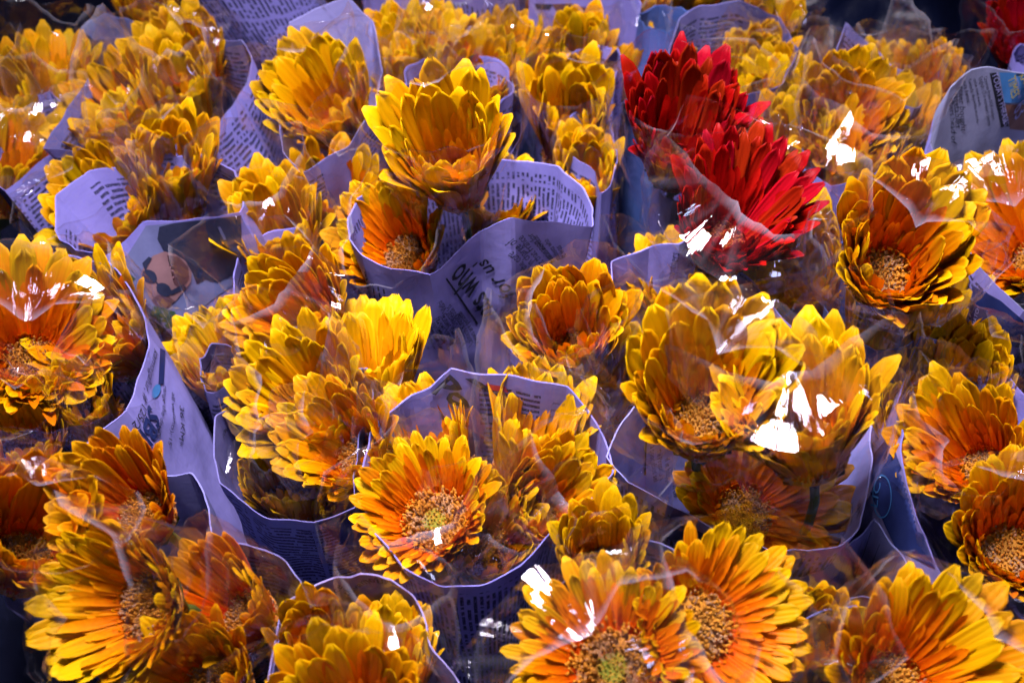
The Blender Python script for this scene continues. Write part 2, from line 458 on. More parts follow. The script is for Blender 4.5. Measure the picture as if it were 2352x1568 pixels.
def patch(key, layer, poly, inkname, off=0.0007, name='printed_picture'):
    """a printed area on the paper, its corners read off the photograph and laid on the sheet"""
    W = WR[key]
    bm = bmesh.new()
    vs = [bm.verts.new((x, y, 0)) for x, y in poly]
    fc = bm.faces.new(vs)
    bmesh.ops.triangulate(bm, faces=[fc])
    for _ in range(6):
        es = [e for e in bm.edges if e.calc_length() > 14]
        if not es: break
        bmesh.ops.subdivide_edges(bm, edges=es, cuts=1)
        bmesh.ops.triangulate(bm, faces=[f for f in bm.faces if len(f.verts) > 3])
    bm.verts.index_update()
    V = []
    for v in bm.verts:
        iu, iv = hit(W, layer, v.co.x, v.co.y)
        V.append(sfc(W, layer, iu, iv, off)[0])
    F = [[v.index for v in f.verts] for f in bm.faces]
    bm.free()
    return mesh_obj(name, V, F, INK[inkname], W['o'])

def ell(cx, cy, rx, ry, rot=0, n=14):
    c, s = math.cos(R(rot)), math.sin(R(rot))
    return [(cx+rx*math.cos(t)*c-ry*math.sin(t)*s, cy+rx*math.cos(t)*s+ry*math.sin(t)*c) for t in [2*math.pi*k/n for k in range(n)]]

TEXTS = {}
def glyph_mesh(string, bold=0.0):
    if (string, bold) in TEXTS: return TEXTS[(string, bold)]
    cu = bpy.data.curves.new('t', 'FONT'); cu.body = string; cu.size = 1.0; cu.resolution_u = 2; cu.offset = bold
    o = bpy.data.objects.new('t', cu); COL.objects.link(o)
    bpy.context.view_layer.update()
    dg = bpy.context.evaluated_depsgraph_get()
    me = o.evaluated_get(dg).to_mesh()
    V = np.array([v.co[:2] for v in me.vertices]); F = [list(p.vertices) for p in me.polygons]
    o.evaluated_get(dg).to_mesh_clear()
    bpy.data.objects.remove(o); bpy.data.curves.remove(cu)
    TEXTS[(string, bold)] = (V, F); return V, F

SERIF = {}
def text(key, layer, string, p0, p1, tall=1.0, inkname='black', off=0.0011, bold=0.0):
    """lettering printed on the sheet: baseline runs from p0 to p1"""
    W = WR[key]
    V, F = glyph_mesh(string, bold)
    x0, x1 = V[:, 0].min(), V[:, 0].max()
    a = hit(W, layer, *p0); b = hit(W, layer, *p1)
    Pa, na, _, _ = sfc(W, layer, *a); Pb = sfc(W, layer, *b)[0]
    nu = W[layer].shape[1]-1
    dU = b[0]-a[0]
    if dU > nu/2: dU -= nu
    if dU < -nu/2: dU += nu
    mid = (a[0]+dU/2, (a[1]+b[1])/2)
    Pm, nm, du, dv = sfc(W, layer, *mid)
    X = Pb-Pa; Lm = np.linalg.norm(X); X = X/Lm
    Y = np.cross(nm, X)
    s = Lm/(x1-x0)
    Jm = np.stack([du, dv], 1); Ji = np.linalg.pinv(Jm)
    ex = np.array([dU, b[1]-a[1]])/Lm; ey = Ji @ Y
    out = []
    for x, y in V:
        uvp = np.array(a)+ex*(x-x0)*s+ey*y*s*tall
        out.append(sfc(W, layer, uvp[0], uvp[1], off)[0])
    return mesh_obj('printed_text', out, F, INK[inkname], W['o'], smooth=False)

PALE = (0.32, 0.285, 0.76); GRY_SHADE = (0.13, 0.115, 0.33)  # second tone: grey newsprint, also paints shade onto cone insides
def oval(cx, cy, rx, ry, n=14): return ell(cx, cy, rx, ry, 0, n)
P0 = lambda s, **k: paper_mat(rot=0, seed=s, **k)
P1 = lambda s, **k: paper_mat(rot=1, seed=s, **k)

# back row
wrap('toptext', oval(530, -95, 165, 62), 0.43, P1(1, blank=0.05, ls=0.0055), None, 'tall newspaper cone with close columns of print in the back row', lean=(0.10, 0), ky=0.9, hi=False)
wrap('plain', oval(925, -55, 110, 42), 0.43, P0(2, rules=True, ls=0.03), None, 'newspaper cone with wide ruled lines and no print, back row', kx=0.9, ky=0.9, hi=False)
wrap('backtext', oval(1110, -50, 95, 45), 0.43, P1(3, blank=0.05, ls=0.0055), None, 'newspaper cone with columns beside the hand picture, back row', kx=0.9, ky=0.9, hi=False)
wrap('hand', [(1212, -6), (1240, -40), (1330, -62), (1420, -45), (1478, 10), (1440, 2), (1380, -8), (1300, -4)], 0.43, P1(4, blank=0.95), None, 'newspaper cone printed with a reaching hand and a child face', kx=0.9, ky=0.9)
wrap('blueback', oval(1530, 45, 62, 30), 0.42, P0(5, base=(0.05, 0.12, 0.42), blank=1.0), None, 'plain blue paper cone standing behind the red gerberas', kx=0.95, ky=0.9, hi=False)
wrap('darkleft', oval(255, 62, 70, 26), 0.40, P0(6, base=(0.10, 0.13, 0.34), blank=0.9), None, 'small blue newspaper cone at the dark back corner', hi=False)
wrap('grey', [(1535, 110), (1560, 40, .02), (1610, 8, .03), (1700, 5, .03), (1790, 40), (1830, 110), (1800, 190), (1700, 225), (1600, 220), (1545, 180)], 0.42, P0(7), P0(8, base=GRY_SHADE), 'greyish newspaper cone with fine print round three yellow gerberas at the back', kx=0.8, ky=0.9, hi=False)
wrap('peak', [(1918, 115), (1942, 55, .02), (1990, 95), (2050, 150), (2110, 180), (2150, 215), (2100, 245), (2000, 215), (1940, 170)], 0.40, P0(9, base=(0.24, 0.21, 0.52)), None, 'small pointed newspaper cone in front of the dark plastic sheet', kx=0.9, ky=0.9, hi=False)
wrap('redright', oval(2375, 130, 85, 50), 0.42, P0(10), None, 'newspaper cone round the lone red gerbera by the dark sheet', kx=0.9, hi=False, shrink=0.6)
wrap('farleft', [(-60, 420), (-40, 280), (40, 205), (130, 175), (185, 235), (160, 330), (85, 400), (0, 470)], 0.40, P0(11), None, 'newspaper cone at the display edge with three loose yellow gerberas', hi=False, shrink=0.8)
wrap('colleft', [(555, 92, .02), (582, 135, .02), (572, 190, .01), (535, 245), (465, 305), (380, 340), (270, 352), (160, 345), (100, 340), (150, 260), (220, 170), (320, 110), (440, 85)], 0.42, P0(12, blank=0.03, ls=0.0058, cw=0.06), P0(13, base=GRY_SHADE, blank=0.6), 'newspaper cone of even text columns round three orange gerberas', lean=(0.085, -0.02))
wrap('topmid', [(664, 55, .03), (720, 18, .04), (800, 2, .04), (855, 50, .02), (880, 160), (862, 255), (800, 330), (738, 370), (690, 400), (650, 350), (635, 250), (645, 140)], 0.42, P0(14, blank=0.7), P0(15, blank=0.95, base=(0.28, 0.26, 0.58)), 'newspaper cone with tall blank back flap round a single yellow gerbera', kx=0.8)
wrap('hid1', [(890, 230), (893, 150), (950, 105), (1050, 92), (1150, 98), (1218, 140), (1232, 220), (1150, 290), (1020, 300), (930, 280)], 0.40, P0(16), None, 'newspaper cone hidden under five yellow and orange gerberas', kx=0.9, hi=False, shrink=0.72)
wrap('hid2', [(1243, 330), (1252, 245), (1320, 208), (1400, 212), (1438, 290), (1440, 380), (1425, 470), (1388, 500), (1372, 420), (1300, 372)], 0.40, P0(17), None, 'newspaper cone beside the red gerberas holding ribbed yellow blooms', kx=0.95, hi=False, shrink=0.66)
wrap('hid3', [(1256, 185), (1262, 125), (1340, 92), (1440, 100), (1478, 155), (1440, 192), (1340, 190)], 0.40, P0(18), None, 'newspaper cone in front of the child picture with yellow gerberas', kx=0.95, hi=False, shrink=0.7)
wrap('red', [(1452, 330), (1482, 255), (1580, 228), (1690, 245), (1755, 330), (1785, 420), (1745, 505), (1640, 518), (1510, 510), (1448, 430)], 0.40, P0(19), None, 'newspaper cone holding the pair of red gerberas', kx=0.9, hi=False, shrink=0.68)
wrap('upright', [(1795, 300), (1835, 225), (1930, 192), (2040, 212), (2092, 290), (2082, 380), (2010, 438), (1900, 458), (1815, 410)], 0.40, P0(20, blank=0.9), None, 'newspaper cone with bare margin round the orange gerbera behind the phrases page', kx=0.85, hi=False, shrink=0.75)
wrap('phrases', [(2135, 325), (2158, 250, .03), (2183, 200, .05), (2225, 165, .06), (2275, 155, .06), (2360, 165, .05), (2450, 190), (2530, 300), (2540, 480), (2480, 640), (2400, 728), (2352, 712), (2290, 655), (2240, 590), (2195, 500), (2152, 430)], 0.43, P0(21, blank=0.5, base=PALE), P1(22, blank=1.0, base=(0.30, 0.31, 0.50)), 'newspaper cone with the TODAY\'S PHRASES column inside its tall flap', kx=0.78)
# middle rows
wrap('photo', [(238, 588), (288, 555), (330, 510, .01), (420, 500, .01), (553, 488, .015), (568, 440), (545, 385), (465, 358), (330, 368), (200, 395), (130, 450), (128, 530), (175, 580)], 0.41, P0(23, blank=0.2, ls=0.006), None, 'newspaper cone printed with a picture of a person in round sunglasses', lean=(0.05, 0))
wrap('leftmid', [(482, 640), (505, 560), (585, 505), (685, 478), (770, 485), (790, 560), (800, 640), (795, 720), (740, 785), (630, 795), (525, 755)], 0.38, P0(24), None, 'newspaper cone sunk low between the sunglasses picture and the for us headline', kx=0.8, hi=False, shrink=0.72)
wrap('forus', [(797, 500), (815, 455), (880, 415), (980, 385), (1100, 370), (1210, 366, .005), (1280, 385, .01), (1335, 430, .01), (1358, 480), (1362, 522), (1290, 512, .01), (1172, 497, .03), (1105, 530, .01), (1055, 580), (985, 628), (900, 618), (840, 590), (805, 545)], 0.42, P1(25, blank=1.0, base=PALE), P1(26, blank=0.1), 'newspaper cone with the big upside-down headline ending for us', kx=0.9, lean=(0.01, 0.02))
wrap('chikka', [(1403, 600), (1440, 586), (1490, 568), (1560, 558, .01), (1612, 526, .02), (1665, 580, .01), (1740, 660), (1800, 728), (1830, 772), (1785, 800, -.04), (1660, 800, -.05), (1525, 785, -.05), (1432, 735, -.04), (1395, 665, -.01)], 0.42, P0(27, blank=0.9, base=PALE), P0(28, blank=1.0), 'crumpled newspaper cone with the word Chikka along its folded edge', kx=0.9)
wrap('blueright', [(1858, 620), (1895, 540), (1955, 492), (2080, 492), (2165, 560), (2205, 660), (2185, 760), (2100, 822), (2010, 842), (1912, 800), (1860, 720)], 0.40, P0(29, base=(0.08, 0.15, 0.48), blank=1.0), None, 'blue paper cone under the big orange gerbera beside the phrases page', kx=0.9, shrink=0.8)
wrap('rightmid', [(1112, 790), (1142, 705), (1230, 645), (1335, 612), (1388, 680), (1432, 770), (1452, 850), (1402, 925), (1345, 900), (1250, 858), (1150, 835)], 0.38, P0(30), None, 'newspaper cone squeezed between the Po headline and the for us headline', kx=0.9, hi=False, shrink=0.72)
wrap('sbi', [(250, 605), (304, 664), (336, 735), (342, 795), (325, 858), (288, 945), (215, 1005), (120, 1052), (10, 1080), (-100, 1060), (-190, 960), (-210, 820), (-160, 700), (-60, 620), (60, 590), (170, 585)], 0.42, P1(31, blank=1.0, base=PALE), P1(32), 'newspaper cone with the SBI advertisement down its side', lean=(0.035, 0))
wrap('darkmid', [(452, 822), (482, 785), (600, 800), (625, 832), (560, 872), (470, 900)], 0.35, P0(33, base=GRY_SHADE), None, 'small newspaper cone deep in shade behind the Now wrap', kx=0.85, hi=False, shrink=0.9)
wrap('now', [(486, 1050), (490, 962), (520, 926), (575, 890), (640, 862), (740, 845), (838, 852), (850, 910), (828, 1000), (812, 1090), (814, 1165), (722, 1197), (620, 1180), (545, 1146), (506, 1110)], 0.40, P0(34, ls=0.0040, blank=0.05, base=(0.16, 0.19, 0.50)), P0(35, blank=0.9, base=GRY_SHADE), 'newspaper cone reading Now by its rim, blue small print below', kx=0.8)
wrap('po', [(1036, 846, .03), (1180, 862, .025), (1305, 890, .015), (1352, 950), (1388, 1010), (1412, 1085), (1345, 1165), (1262, 1225), (1192, 1300), (1110, 1345), (1012, 1350), (922, 1300), (852, 1210), (822, 1110), (850, 990), (940, 910)], 0.41, P1(36, blank=0.05, base=PALE), P0(37, blank=0.85), 'newspaper cone with the large black letters Po, packed with four gerberas', kx=0.75)
wrap('cricket', [(1395, 1050), (1430, 965), (1478, 895), (1560, 858), (1700, 838), (1850, 846), (1962, 868), (2003, 935), (2000, 1050), (1992, 1130), (1976, 1210), (1930, 1255), (1860, 1276), (1780, 1268), (1690, 1240), (1600, 1190), (1510, 1142), (1440, 1112)], 0.41, P1(38, blank=0.1), P1(39, blank=1.0, base=(0.34, 0.33, 0.76)), 'newspaper cone with cricket story inside and navy banner outside', kx=0.85)
wrap('mogga', [(2112, 776, .01), (2180, 790), (2250, 806), (2302, 835), (2345, 900), (2430, 980), (2490, 1120), (2480, 1300), (2410, 1430), (2345, 1462), (2262, 1440), (2192, 1370), (2150, 1300), (2115, 1200), (2085, 1100), (2062, 1010), (2060, 920), (2085, 840)], 0.41, P0(40, base=(0.28, 0.24, 0.55), blank=1.0), P0(41, blank=1.0), 'newspaper cone with blue advertisement and round badge on its side', kx=0.66, lean=(-0.02, 0))
# front row
wrap('edge', [(15, 1392), (-20, 1285), (20, 1175), (120, 1115), (250, 1098), (375, 1085), (440, 1085), (478, 1170), (490, 1262), (432, 1335), (330, 1400), (200, 1450), (80, 1442)], 0.40, P0(42, base=(0.20, 0.19, 0.48), blank=0.9), None, 'newspaper cone at the dark corner with three widely spread gerberas', kx=0.7)
wrap('frontleft', [(430, 1300), (470, 1262), (530, 1243, .01), (610, 1258, .01), (660, 1290), (695, 1330), (690, 1400), (640, 1480), (600, 1600), (480, 1640), (350, 1600), (335, 1490), (375, 1385)], 0.40, P0(43, base=(0.26, 0.24, 0.58)), P0(44, base=GRY_SHADE, blank=0.5), 'newspaper cone with rounded back rim holding red-orange gerberas', kx=0.75)
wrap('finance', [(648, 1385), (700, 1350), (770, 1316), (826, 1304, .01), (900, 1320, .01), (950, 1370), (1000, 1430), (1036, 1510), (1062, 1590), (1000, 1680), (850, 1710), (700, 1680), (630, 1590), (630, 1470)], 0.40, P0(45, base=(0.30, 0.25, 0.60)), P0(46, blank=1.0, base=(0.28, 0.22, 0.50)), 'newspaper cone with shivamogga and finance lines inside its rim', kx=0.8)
wrap('flat', [(1180, 1610), (1200, 1500), (1250, 1402), (1322, 1292), (1386, 1219), (1440, 1216), (1510, 1242), (1600, 1292), (1700, 1352), (1768, 1440), (1788, 1560), (1720, 1680), (1500, 1740), (1280, 1700)], 0.40, P1(47, base=(0.20, 0.19, 0.48)), P0(48, base=GRY_SHADE, blank=0.8), 'newspaper cone in front with two flat open orange gerberas', kx=0.85)
wrap('corner', [(1790, 1505), (1812, 1440), (1870, 1412), (1962, 1386, .01), (2005, 1400), (2110, 1412), (2200, 1465), (2250, 1560), (2200, 1680), (2000, 1720), (1830, 1650)], 0.40, P0(49), P0(50, base=GRY_SHADE, blank=0.7), 'newspaper cone in front with creased white rim and one large gerbera', kx=0.8)
wrap('ruled', [(1800, 1330), (1900, 1310), (2005, 1195), (2040, 1235), (2095, 1330), (2160, 1400), (2120, 1420), (1980, 1370), (1860, 1372)], 0.38, P1(51, rules=True, ls=0.011, base=(0.20, 0.21, 0.50)), None, 'empty newspaper cone of ruled lines between the cricket and badge wraps', kx=0.9, ky=0.9)
wrap('pink', [(2272, 1486), (2360, 1468), (2490, 1455), (2500, 1476), (2380, 1484), (2295, 1496)], 0.36, P0(52, blank=1.0, base=(0.32, 0.28, 0.56)), None, 'folded magazine page with pink panel and black curl', kx=0.95, ky=0.9)

# ------------------------------------------------------------------ print that can be read or recognised
def para(key, layer, lines, start, run, step, tall=1.0, inkname='black', frac=None):
    """successive text lines: each starts at start + k*step and runs along run"""
    for k, s in enumerate(lines):
        if not s: continue
        f = (len(s)+1)/(max(len(x) for x in lines)+1)
        a = (start[0]+step[0]*k, start[1]+step[1]*k)
        text(key, layer, s, a, (a[0]+run[0]*f, a[1]+run[1]*f), tall, inkname)

# for us: headline is upside down, reading from lower right to upper left
text('forus', 'out', 'nts who', (1140, 716), (1060, 600), 1.5, bold=.012)
text('forus', 'out', "for us'", (1186, 676), (1112, 586), 1.5, bold=.012)
patch('forus', 'out', [(1022, 640), (1025, 637), (1098, 742), (1094, 745)], 'black', name='printed_rule')
para('forus', 'out', ['are at the core', 'lister in charge of', 'lient that France', 'destination for'], (1232, 640), (-68, -82), (14, -14), 1.2, frac=[1.0, 1.05, 1.0, 0.85])
para('forus', 'out', ['wish to increase', 'students who', 'It was'], (1272, 600), (-40, -62), (15, -7), 1.2, frac=[1.0, .8, .45])
para('forus', 'out', ['Views are personal', 'Lalitesh Katragadda is', 'Research Director, Vidhi', 'of Purna Swaraj,', 'Bhoomi Swaraj,', 'decades on', 'the land after', 'ourselves, we', 'prosperity and', 'growth depends', 'ners is possible', 'or and micro'],
     (1100, 786), (-58, -96), (-15, -1), 1.1, frac=[.9, 1, 1.1, .85, .75, .6, .7, .65, .7, .75, .7, .6])
para('forus', 'out', ['pendence in 1947', 'realisation in', 'ack in 1947. Seven', 'ularly our farmers', 'our resolve to give to', 'dda by growth'], (1062, 800), (-28, -62), (-15, 0), 1.1)
def dashes(key, layer, start, run, step, n, inkname='black', thick=3.2):
    for k in range(n):
        x, y = start[0]+step[0]*k, start[1]+step[1]*k
        L = math.hypot(*run); ux, uy = run[0]/L, run[1]/L
        t = rnd.random()*4; end = L*(0.8+0.2*rnd.random())
        while t < end:
            ln = rnd.uniform(5, 17)
            a = (x+ux*t, y+uy*t); b_ = (x+ux*min(end, t+ln), y+uy*min(end, t+ln))
            nx, ny = -uy*thick, ux*thick
            try: patch(key, layer, [a, b_, (b_[0]+nx, b_[1]+ny), (a[0]+nx, a[1]+ny)], inkname, name='printed_text')
            except Exception: pass
            t += ln+rnd.uniform(2.5, 4.5)
dashes('forus', 'out', (912, 770), (-22, -115), (-13, -8), 7)
text('sbi', 'out', 'SBI', (338, 928), (314, 990), 1.3, 'navy', bold=.03)
text('sbi', 'out', 'kamagalur, # 125/2', (351, 800), (300, 972), 1.2)
text('sbi', 'out', 'range the design', (374, 884), (360, 1005), 1.1)
text('sbi', 'out', 'all variants): 15', (392, 900), (384, 1020), 1.1)
text('sbi', 'out', '36 KM*', (410, 930), (406, 1020), 1.0)
patch('sbi', 'out', ell(357, 898, 9, 17, 20), 'cyan', name='printed_logo')
patch('sbi', 'out', [(366, 800), (378, 806), (374, 880), (362, 884)], 'navy', name='printed_panel')
text('sbi', 'out', 'ypass Road', (150, 1090), (50, 1102), 1.0)
# Po headline on the back flap
text('po', 'inn', 'Po', (993, 898), (1052, 934), 1.25, off=0.0014, bold=.035)
patch('po', 'inn', [(1068, 868), (1090, 868), (1130, 892), (1106, 892)], 'black')
patch('po', 'inn', [(1115, 880), (1160, 886), (1168, 900), (1120, 893)], 'red')
para('po', 'inn', ['you the most', 'you a partner', 'study in world'], (1268, 925), (60, 38), (-4, 16), 1.0)
text('po', 'out', "r'", (1330, 1218), (1312, 1244), 1.6)
para('po', 'out', ['ersonal', 'Lalitesh Katragadda', 'Research Director, Vidhi', 'of Purna Swaraj', 'Bhoomi Swaraj, lies', 'the land as'], (1288, 1330), (8, -90), (-18, 12), 1.0, frac=[.6, 1, 1.1, .8, .9, .6])
# chikka edge
text('chikka', 'inn', 'partners', (1548, 640), (1560, 580), 1.2)
text('chikka', 'inn', 'Shivamogga', (1590, 610), (1606, 545), 1.2)
text('chikka', 'inn', 'an, Chikka', (1660, 588), (1735, 660), 1.3)
text('chikka', 'inn', 'agon', (1748, 670), (1778, 705), 1.2)
text('chikka', 'inn', 'is gold', (1770, 720), (1800, 755), 1.2)
# phrases page
patch('phrases', 'inn', [(2272, 168), (2290, 166), (2316, 290), (2298, 292)], 'black', name='printed_panel')
text('phrases', 'inn', "TODAY'S PHRASES", (2276, 170), (2304, 290), 1.1, 'pale', off=0.0016)
patch('phrases', 'inn', [(2294, 166), (2352, 168), (2352, 236), (2306, 236)], 'cyan', name='printed_panel')
patch('phrases', 'inn', [(2308, 240), (2352, 240), (2352, 300), (2318, 296)], 'brown', name='printed_panel')
text('phrases', 'inn', 'TIMES', (2312, 180), (2322, 226), 1.3, 'yellow', off=0.0016)
text('phrases', 'inn', 'WITH THE', (2326, 178), (2336, 226), 1.0, 'pale', off=0.0016)
text('phrases', 'inn', 'KANNADA', (2338, 174), (2350, 234), 1.2, 'yellow', off=0.0016)
text('phrases', 'inn', '63', (2324, 252), (2328, 278), 1.2, 'pale', off=0.0016)
para('phrases', 'inn', ['Queries from TOI readers', 'English: (To vendor) please', 'come next week.', 'Kannada: dayavittu munde', 'vaara banni.'], (2258, 178), (22, 110), (-12, 2), 1.05, frac=[1, 1.05, .6, 1.1, .5])
para('phrases', 'inn', ['gineer bought', 'vegetables', 'mbers head of'], (2200, 200), (6, 100), (-11, 14), 1.0)
patch('phrases', 'out', [(2235, 655), (2300, 690), (2352, 735), (2352, 800), (2240, 775), (2228, 700)], 'navy', name='printed_panel')
text('phrases', 'out', 'ENOUGH', (2226, 745), (2240, 690), 1.0, 'pale', off=0.0016)
text('phrases', 'out', 'A MATCH', (2240, 762), (2254, 705), 1.0, 'pale', off=0.0016)
# person picture
patch('photo', 'out', [(335, 518), (553, 496), (553, 640), (380, 768), (262, 632)], 'grey', 0.0006)
patch('photo', 'out', [(362, 548), (366, 520), (400, 511), (470, 503), (553, 494), (556, 560), (553, 610), (530, 632), (500, 648), (470, 640), (452, 652), (440, 622), (425, 598), (400, 584), (378, 578)], 'hair', 0.0010)
patch('photo', 'out', [(322, 628), (332, 604), (352, 586), (378, 576), (402, 582), (426, 598), (440, 624), (438, 646), (420, 668), (402, 690), (384, 704), (362, 700), (342, 682), (328, 656)], 'skin', 0.0012)
patch('photo', 'out', [(384, 584), (410, 588), (432, 612), (434, 640), (414, 664), (398, 650), (404, 622)], 'skin2', 0.0014)
patch('photo', 'out', [(360, 676), (388, 680), (400, 690), (384, 706), (360, 702), (346, 688)], 'skin2', 0.0014)
patch('photo', 'out', ell(342, 634, 19, 15, 35), 'hair', 0.0017)
patch('photo', 'out', ell(374, 664, 19, 15, 35), 'hair', 0.0017)
patch('photo', 'out', [(352, 640), (360, 646), (366, 656), (358, 652)], 'hair', 0.0017)
patch('photo', 'out', [(332, 624), (324, 604), (340, 588), (348, 592), (338, 608)], 'hair', 0.0017)
patch('photo', 'out', [(386, 668), (420, 650), (428, 658), (392, 676)], 'hair', 0.0017)
patch('photo', 'out', [(262, 622), (282, 615), (310, 640), (296, 650)], 'green', 0.0010)
patch('photo', 'out', [(352, 702), (400, 715), (412, 740), (368, 766), (345, 725)], 'green', 0.0010)
patch('photo', 'out', [(500, 520), (506, 518), (520, 548), (514, 550)], 'grey', 0.0014)
# hand and child pictures
patch('hand', 'out', [(1268, 10), (1310, 8), (1345, 18), (1372, 30), (1376, 46), (1345, 42), (1310, 38), (1280, 28)], 'skin2')
patch('hand', 'out', [(1228, 8), (1270, 10), (1262, 22), (1230, 20)], 'hair')
patch('hand', 'out', ell(1335, 88, 48, 26, 3), 'brown')
patch('hand', 'out', ell(1345, 92, 30, 18, 3), 'skin2', 0.0012)
# now / blue small print
text('now', 'inn', 'Now', (505, 1085), (522, 1112), 1.2)
text('now', 'inn', 'row', (512, 1010), (522, 990), 1.2)
patch('now', 'out', [(730, 1200), (808, 1172), (830, 1240), (838, 1290)], 'navy', 0.0007, name='printed_panel')
para('now', 'out', ['over the bonnet', 'services and to', 'use of process'], (762, 1210), (-70, 5), (-4, 12), 1.0)
# cricket pages
patch('cricket', 'out', [(1468, 1150), (1490, 1168), (1600, 1215), (1668, 1245), (1715, 1268), (1712, 1285), (1640, 1285), (1560, 1250), (1490, 1205)], 'navy', name='printed_panel')
text('cricket', 'out', 'HE  A', (1484, 1180), (1520, 1212), 1.2, 'pale', off=0.0016)
patch('cricket', 'out', [(1690, 1272), (1716, 1276), (1722, 1360), (1700, 1352)], 'pale', 0.0007, name='printed_panel')
patch('cricket', 'out', [(1716, 1284), (1762, 1296), (1764, 1378), (1726, 1368)], 'navy', 0.0007, name='printed_panel')
for k, cc in enumerate(['black', 'red', 'black']):
    patch('cricket', 'out', [(1668+k*13, 1270+k*4), (1676+k*13, 1272+k*4), (1680+k*13, 1320+k*6), (1672+k*13, 1318+k*6)], cc, 0.0009, name='printed_text')
para('cricket', 'inn', ['as a poor shot sel', 'the Proteas a', 'if it happe', 'the first tw', 'trol. We', 'to A', 'ndies', 'ear'], (1492, 1010), (8, 95), (16, 22), 1.1, frac=[1, .9, .8, .8, .6, .4, .4, .3])
patch('cricket', 'inn', [(1482, 960), (1486, 960), (1482, 1090), (1478, 1090)], 'black', name='printed_rule')
para('cricket', 'inn', ['sell h', 'ely impres', 'that flare and', 'Indies bring to tr', 'stralia made the', 'y for that lack o', 'attack'], (1972, 1160), (-4, 84), (-15, 2), 1.2, frac=[.4, .6, .8, 1, .95, 1, .5])
# blue badge on the right wrap
patch('mogga', 'out', [(2044, 1000), (2082, 1100), (2112, 1200), (2150, 1305), (2060, 1260), (2000, 1130), (2010, 1040)], 'navy', name='printed_panel')
def ring(key, layer, cx, cy, rx, ry, w_, inkname, off):
    W = WR[key]; V = []; F = []; n = 36
    for k in range(n):
        t = 2*math.pi*k/n
        for q in (1.0, 1.0-w_):
            iu, iv = hit(W, layer, cx+rx*q*math.cos(t), cy+ry*q*math.sin(t)); V.append(sfc(W, layer, iu, iv, off)[0])
    for k in range(n):
        a = 2*k; b_ = (2*k+2) % (2*n); F.append((a, b_, b_+1, a+1))
    mesh_obj('printed_badge', V, F, INK[inkname], W['o'])
ring('mogga', 'out', 2030, 1140, 22, 50, 0.08, 'cyan', 0.0014)
text('mogga', 'out', 'LIC', (2020, 1165), (2028, 1110), 1.2, 'cyan', off=0.0016)
text('mogga', 'out', 'Engine Push and Small', (2062, 1010), (2100, 1130), 0.9, 'pale', off=0.0016)
text('mogga', 'out', 'WARRANTY', (2040, 1000), (2062, 905), 1.0)
for cx_, cy_, ii in ((2170, 1392, 'black'), (2205, 1415, 'yellow'), (2240, 1440, 'red'), (2280, 1458, 'cyan')):
    pass
text('mogga', 'inn', 'shivamogga', (2118, 800), (2215, 812), 1.2)
para('mogga', 'inn', ['Shaa', 'later. On', '4, was reco', 'who went an', 'The'], (2285, 850), (-60, -8), (4, 15), 1.0, frac=[.5, .7, .9, 1, .4])
# finance page
text('finance', 'inn', 'finance', (738, 1400), (790, 1345), 1.1)
text('finance', 'inn', 'shivamogga', (800, 1365), (905, 1318), 1.2)
para('finance', 'inn', ['Shi who', 'date to tell', 'later On Sa', 'recov', 'ent m', 'The b'], (880, 1392), (46, -20), (14, 20), 1.0, frac=[.7, .9, 1, .6, .5, .5])
text('ruled', 'out', 'VB + O', (1912, 1330), (1960, 1400), 1.1)
patch('pink', 'out', [(2300, 1500), (2345, 1492), (2348, 1550), (2310, 1560)], 'pink', name='printed_panel')
patch('pink', 'out', [(2276, 1500), (2290, 1498), (2296, 1530), (2286, 1568), (2274, 1568), (2284, 1530)], 'black')
text('pink', 'out', 'eu', (2312, 1556), (2348, 1548), 1.3, 'red', off=0.0016)

# ------------------------------------------------------------------ gerbera
PETM = []
def petal_mesh(bend, tipcurl, wid, notch, seed):
    rr = random.Random(seed)
    NX, NY = 6, 10
    def prof(t): return wid*(0.30+0.70*math.sin(math.pi*min(1, t*0.62+0.06))**0.9)*(1.0 if t < 0.77 else max(0.0, 1-((t-0.77)/0.235)**2.1)**0.5)
    sk = rr.uniform(-0.05, 0.05); tw = rr.uniform(-0.25, 0.25)
    top, bot = [], []
    for j in range(NY+1):
        t = j/NY
        hw = max(prof(t)*0.5, 0.006)
        for i in range(NX+1):
            s = i/NX*2-1
            x = s*hw + sk*t*t
            y = t - (notch*(0.5+0.5*math.cos(s*math.pi*3)) if t > 0.95 else 0)
            z = bend*t*t + tipcurl*t**5
            z += 0.30*hw*s*s*(1-0.5*t) + 0.012*math.cos(s*math.pi*2.5)*math.sin(math.pi*t) + tw*s*hw*t
            top.append((x, y, z)); bot.append((x, y, z-0.009*(1-t*0.7)))
    n = NX+1; F = []; MI = []; o = len(top)
    for j in range(NY):
        for i in range(NX):
            a = j*n+i
            F.append((a, a+1, a+n+1, a+n)); MI.append(0)
            F.append((o+a, o+a+n, o+a+n+1, o+a+1)); MI.append(1)
    for j in range(NY):
        a = j*n; F.append((a, a+n, o+a+n, o+a)); MI.append(0)
        a = j*n+NX; F.append((a+n, a, o+a, o+a+n)); MI.append(0)
    for i in range(NX):
        a = NY*n+i; F.append((a, a+1, o+a+1, o+a)); MI.append(0)
    me = bpy.data.meshes.new('petal')
    me.from_pydata(top+bot, [], F)
    me.polygons.foreach_set('use_smooth', [True]*len(F)); me.polygons.foreach_set('material_index', MI)
    me.materials.append(PET['Y'][0]); me.materials.append(PET['Y'][1])
    return me
for k in range(12):
    PETM.append(petal_mesh([0.03, 0.09, -0.02, 0.12, 0.06, 0.0][k % 6], [0, -0.05, 0.04, 0.03, -0.09, 0.05][(k*5+k//6) % 6], [0.235, 0.205, 0.255, 0.22][k % 4], [0.02, 0.04, 0.0][k % 3], k))
PETS = {}
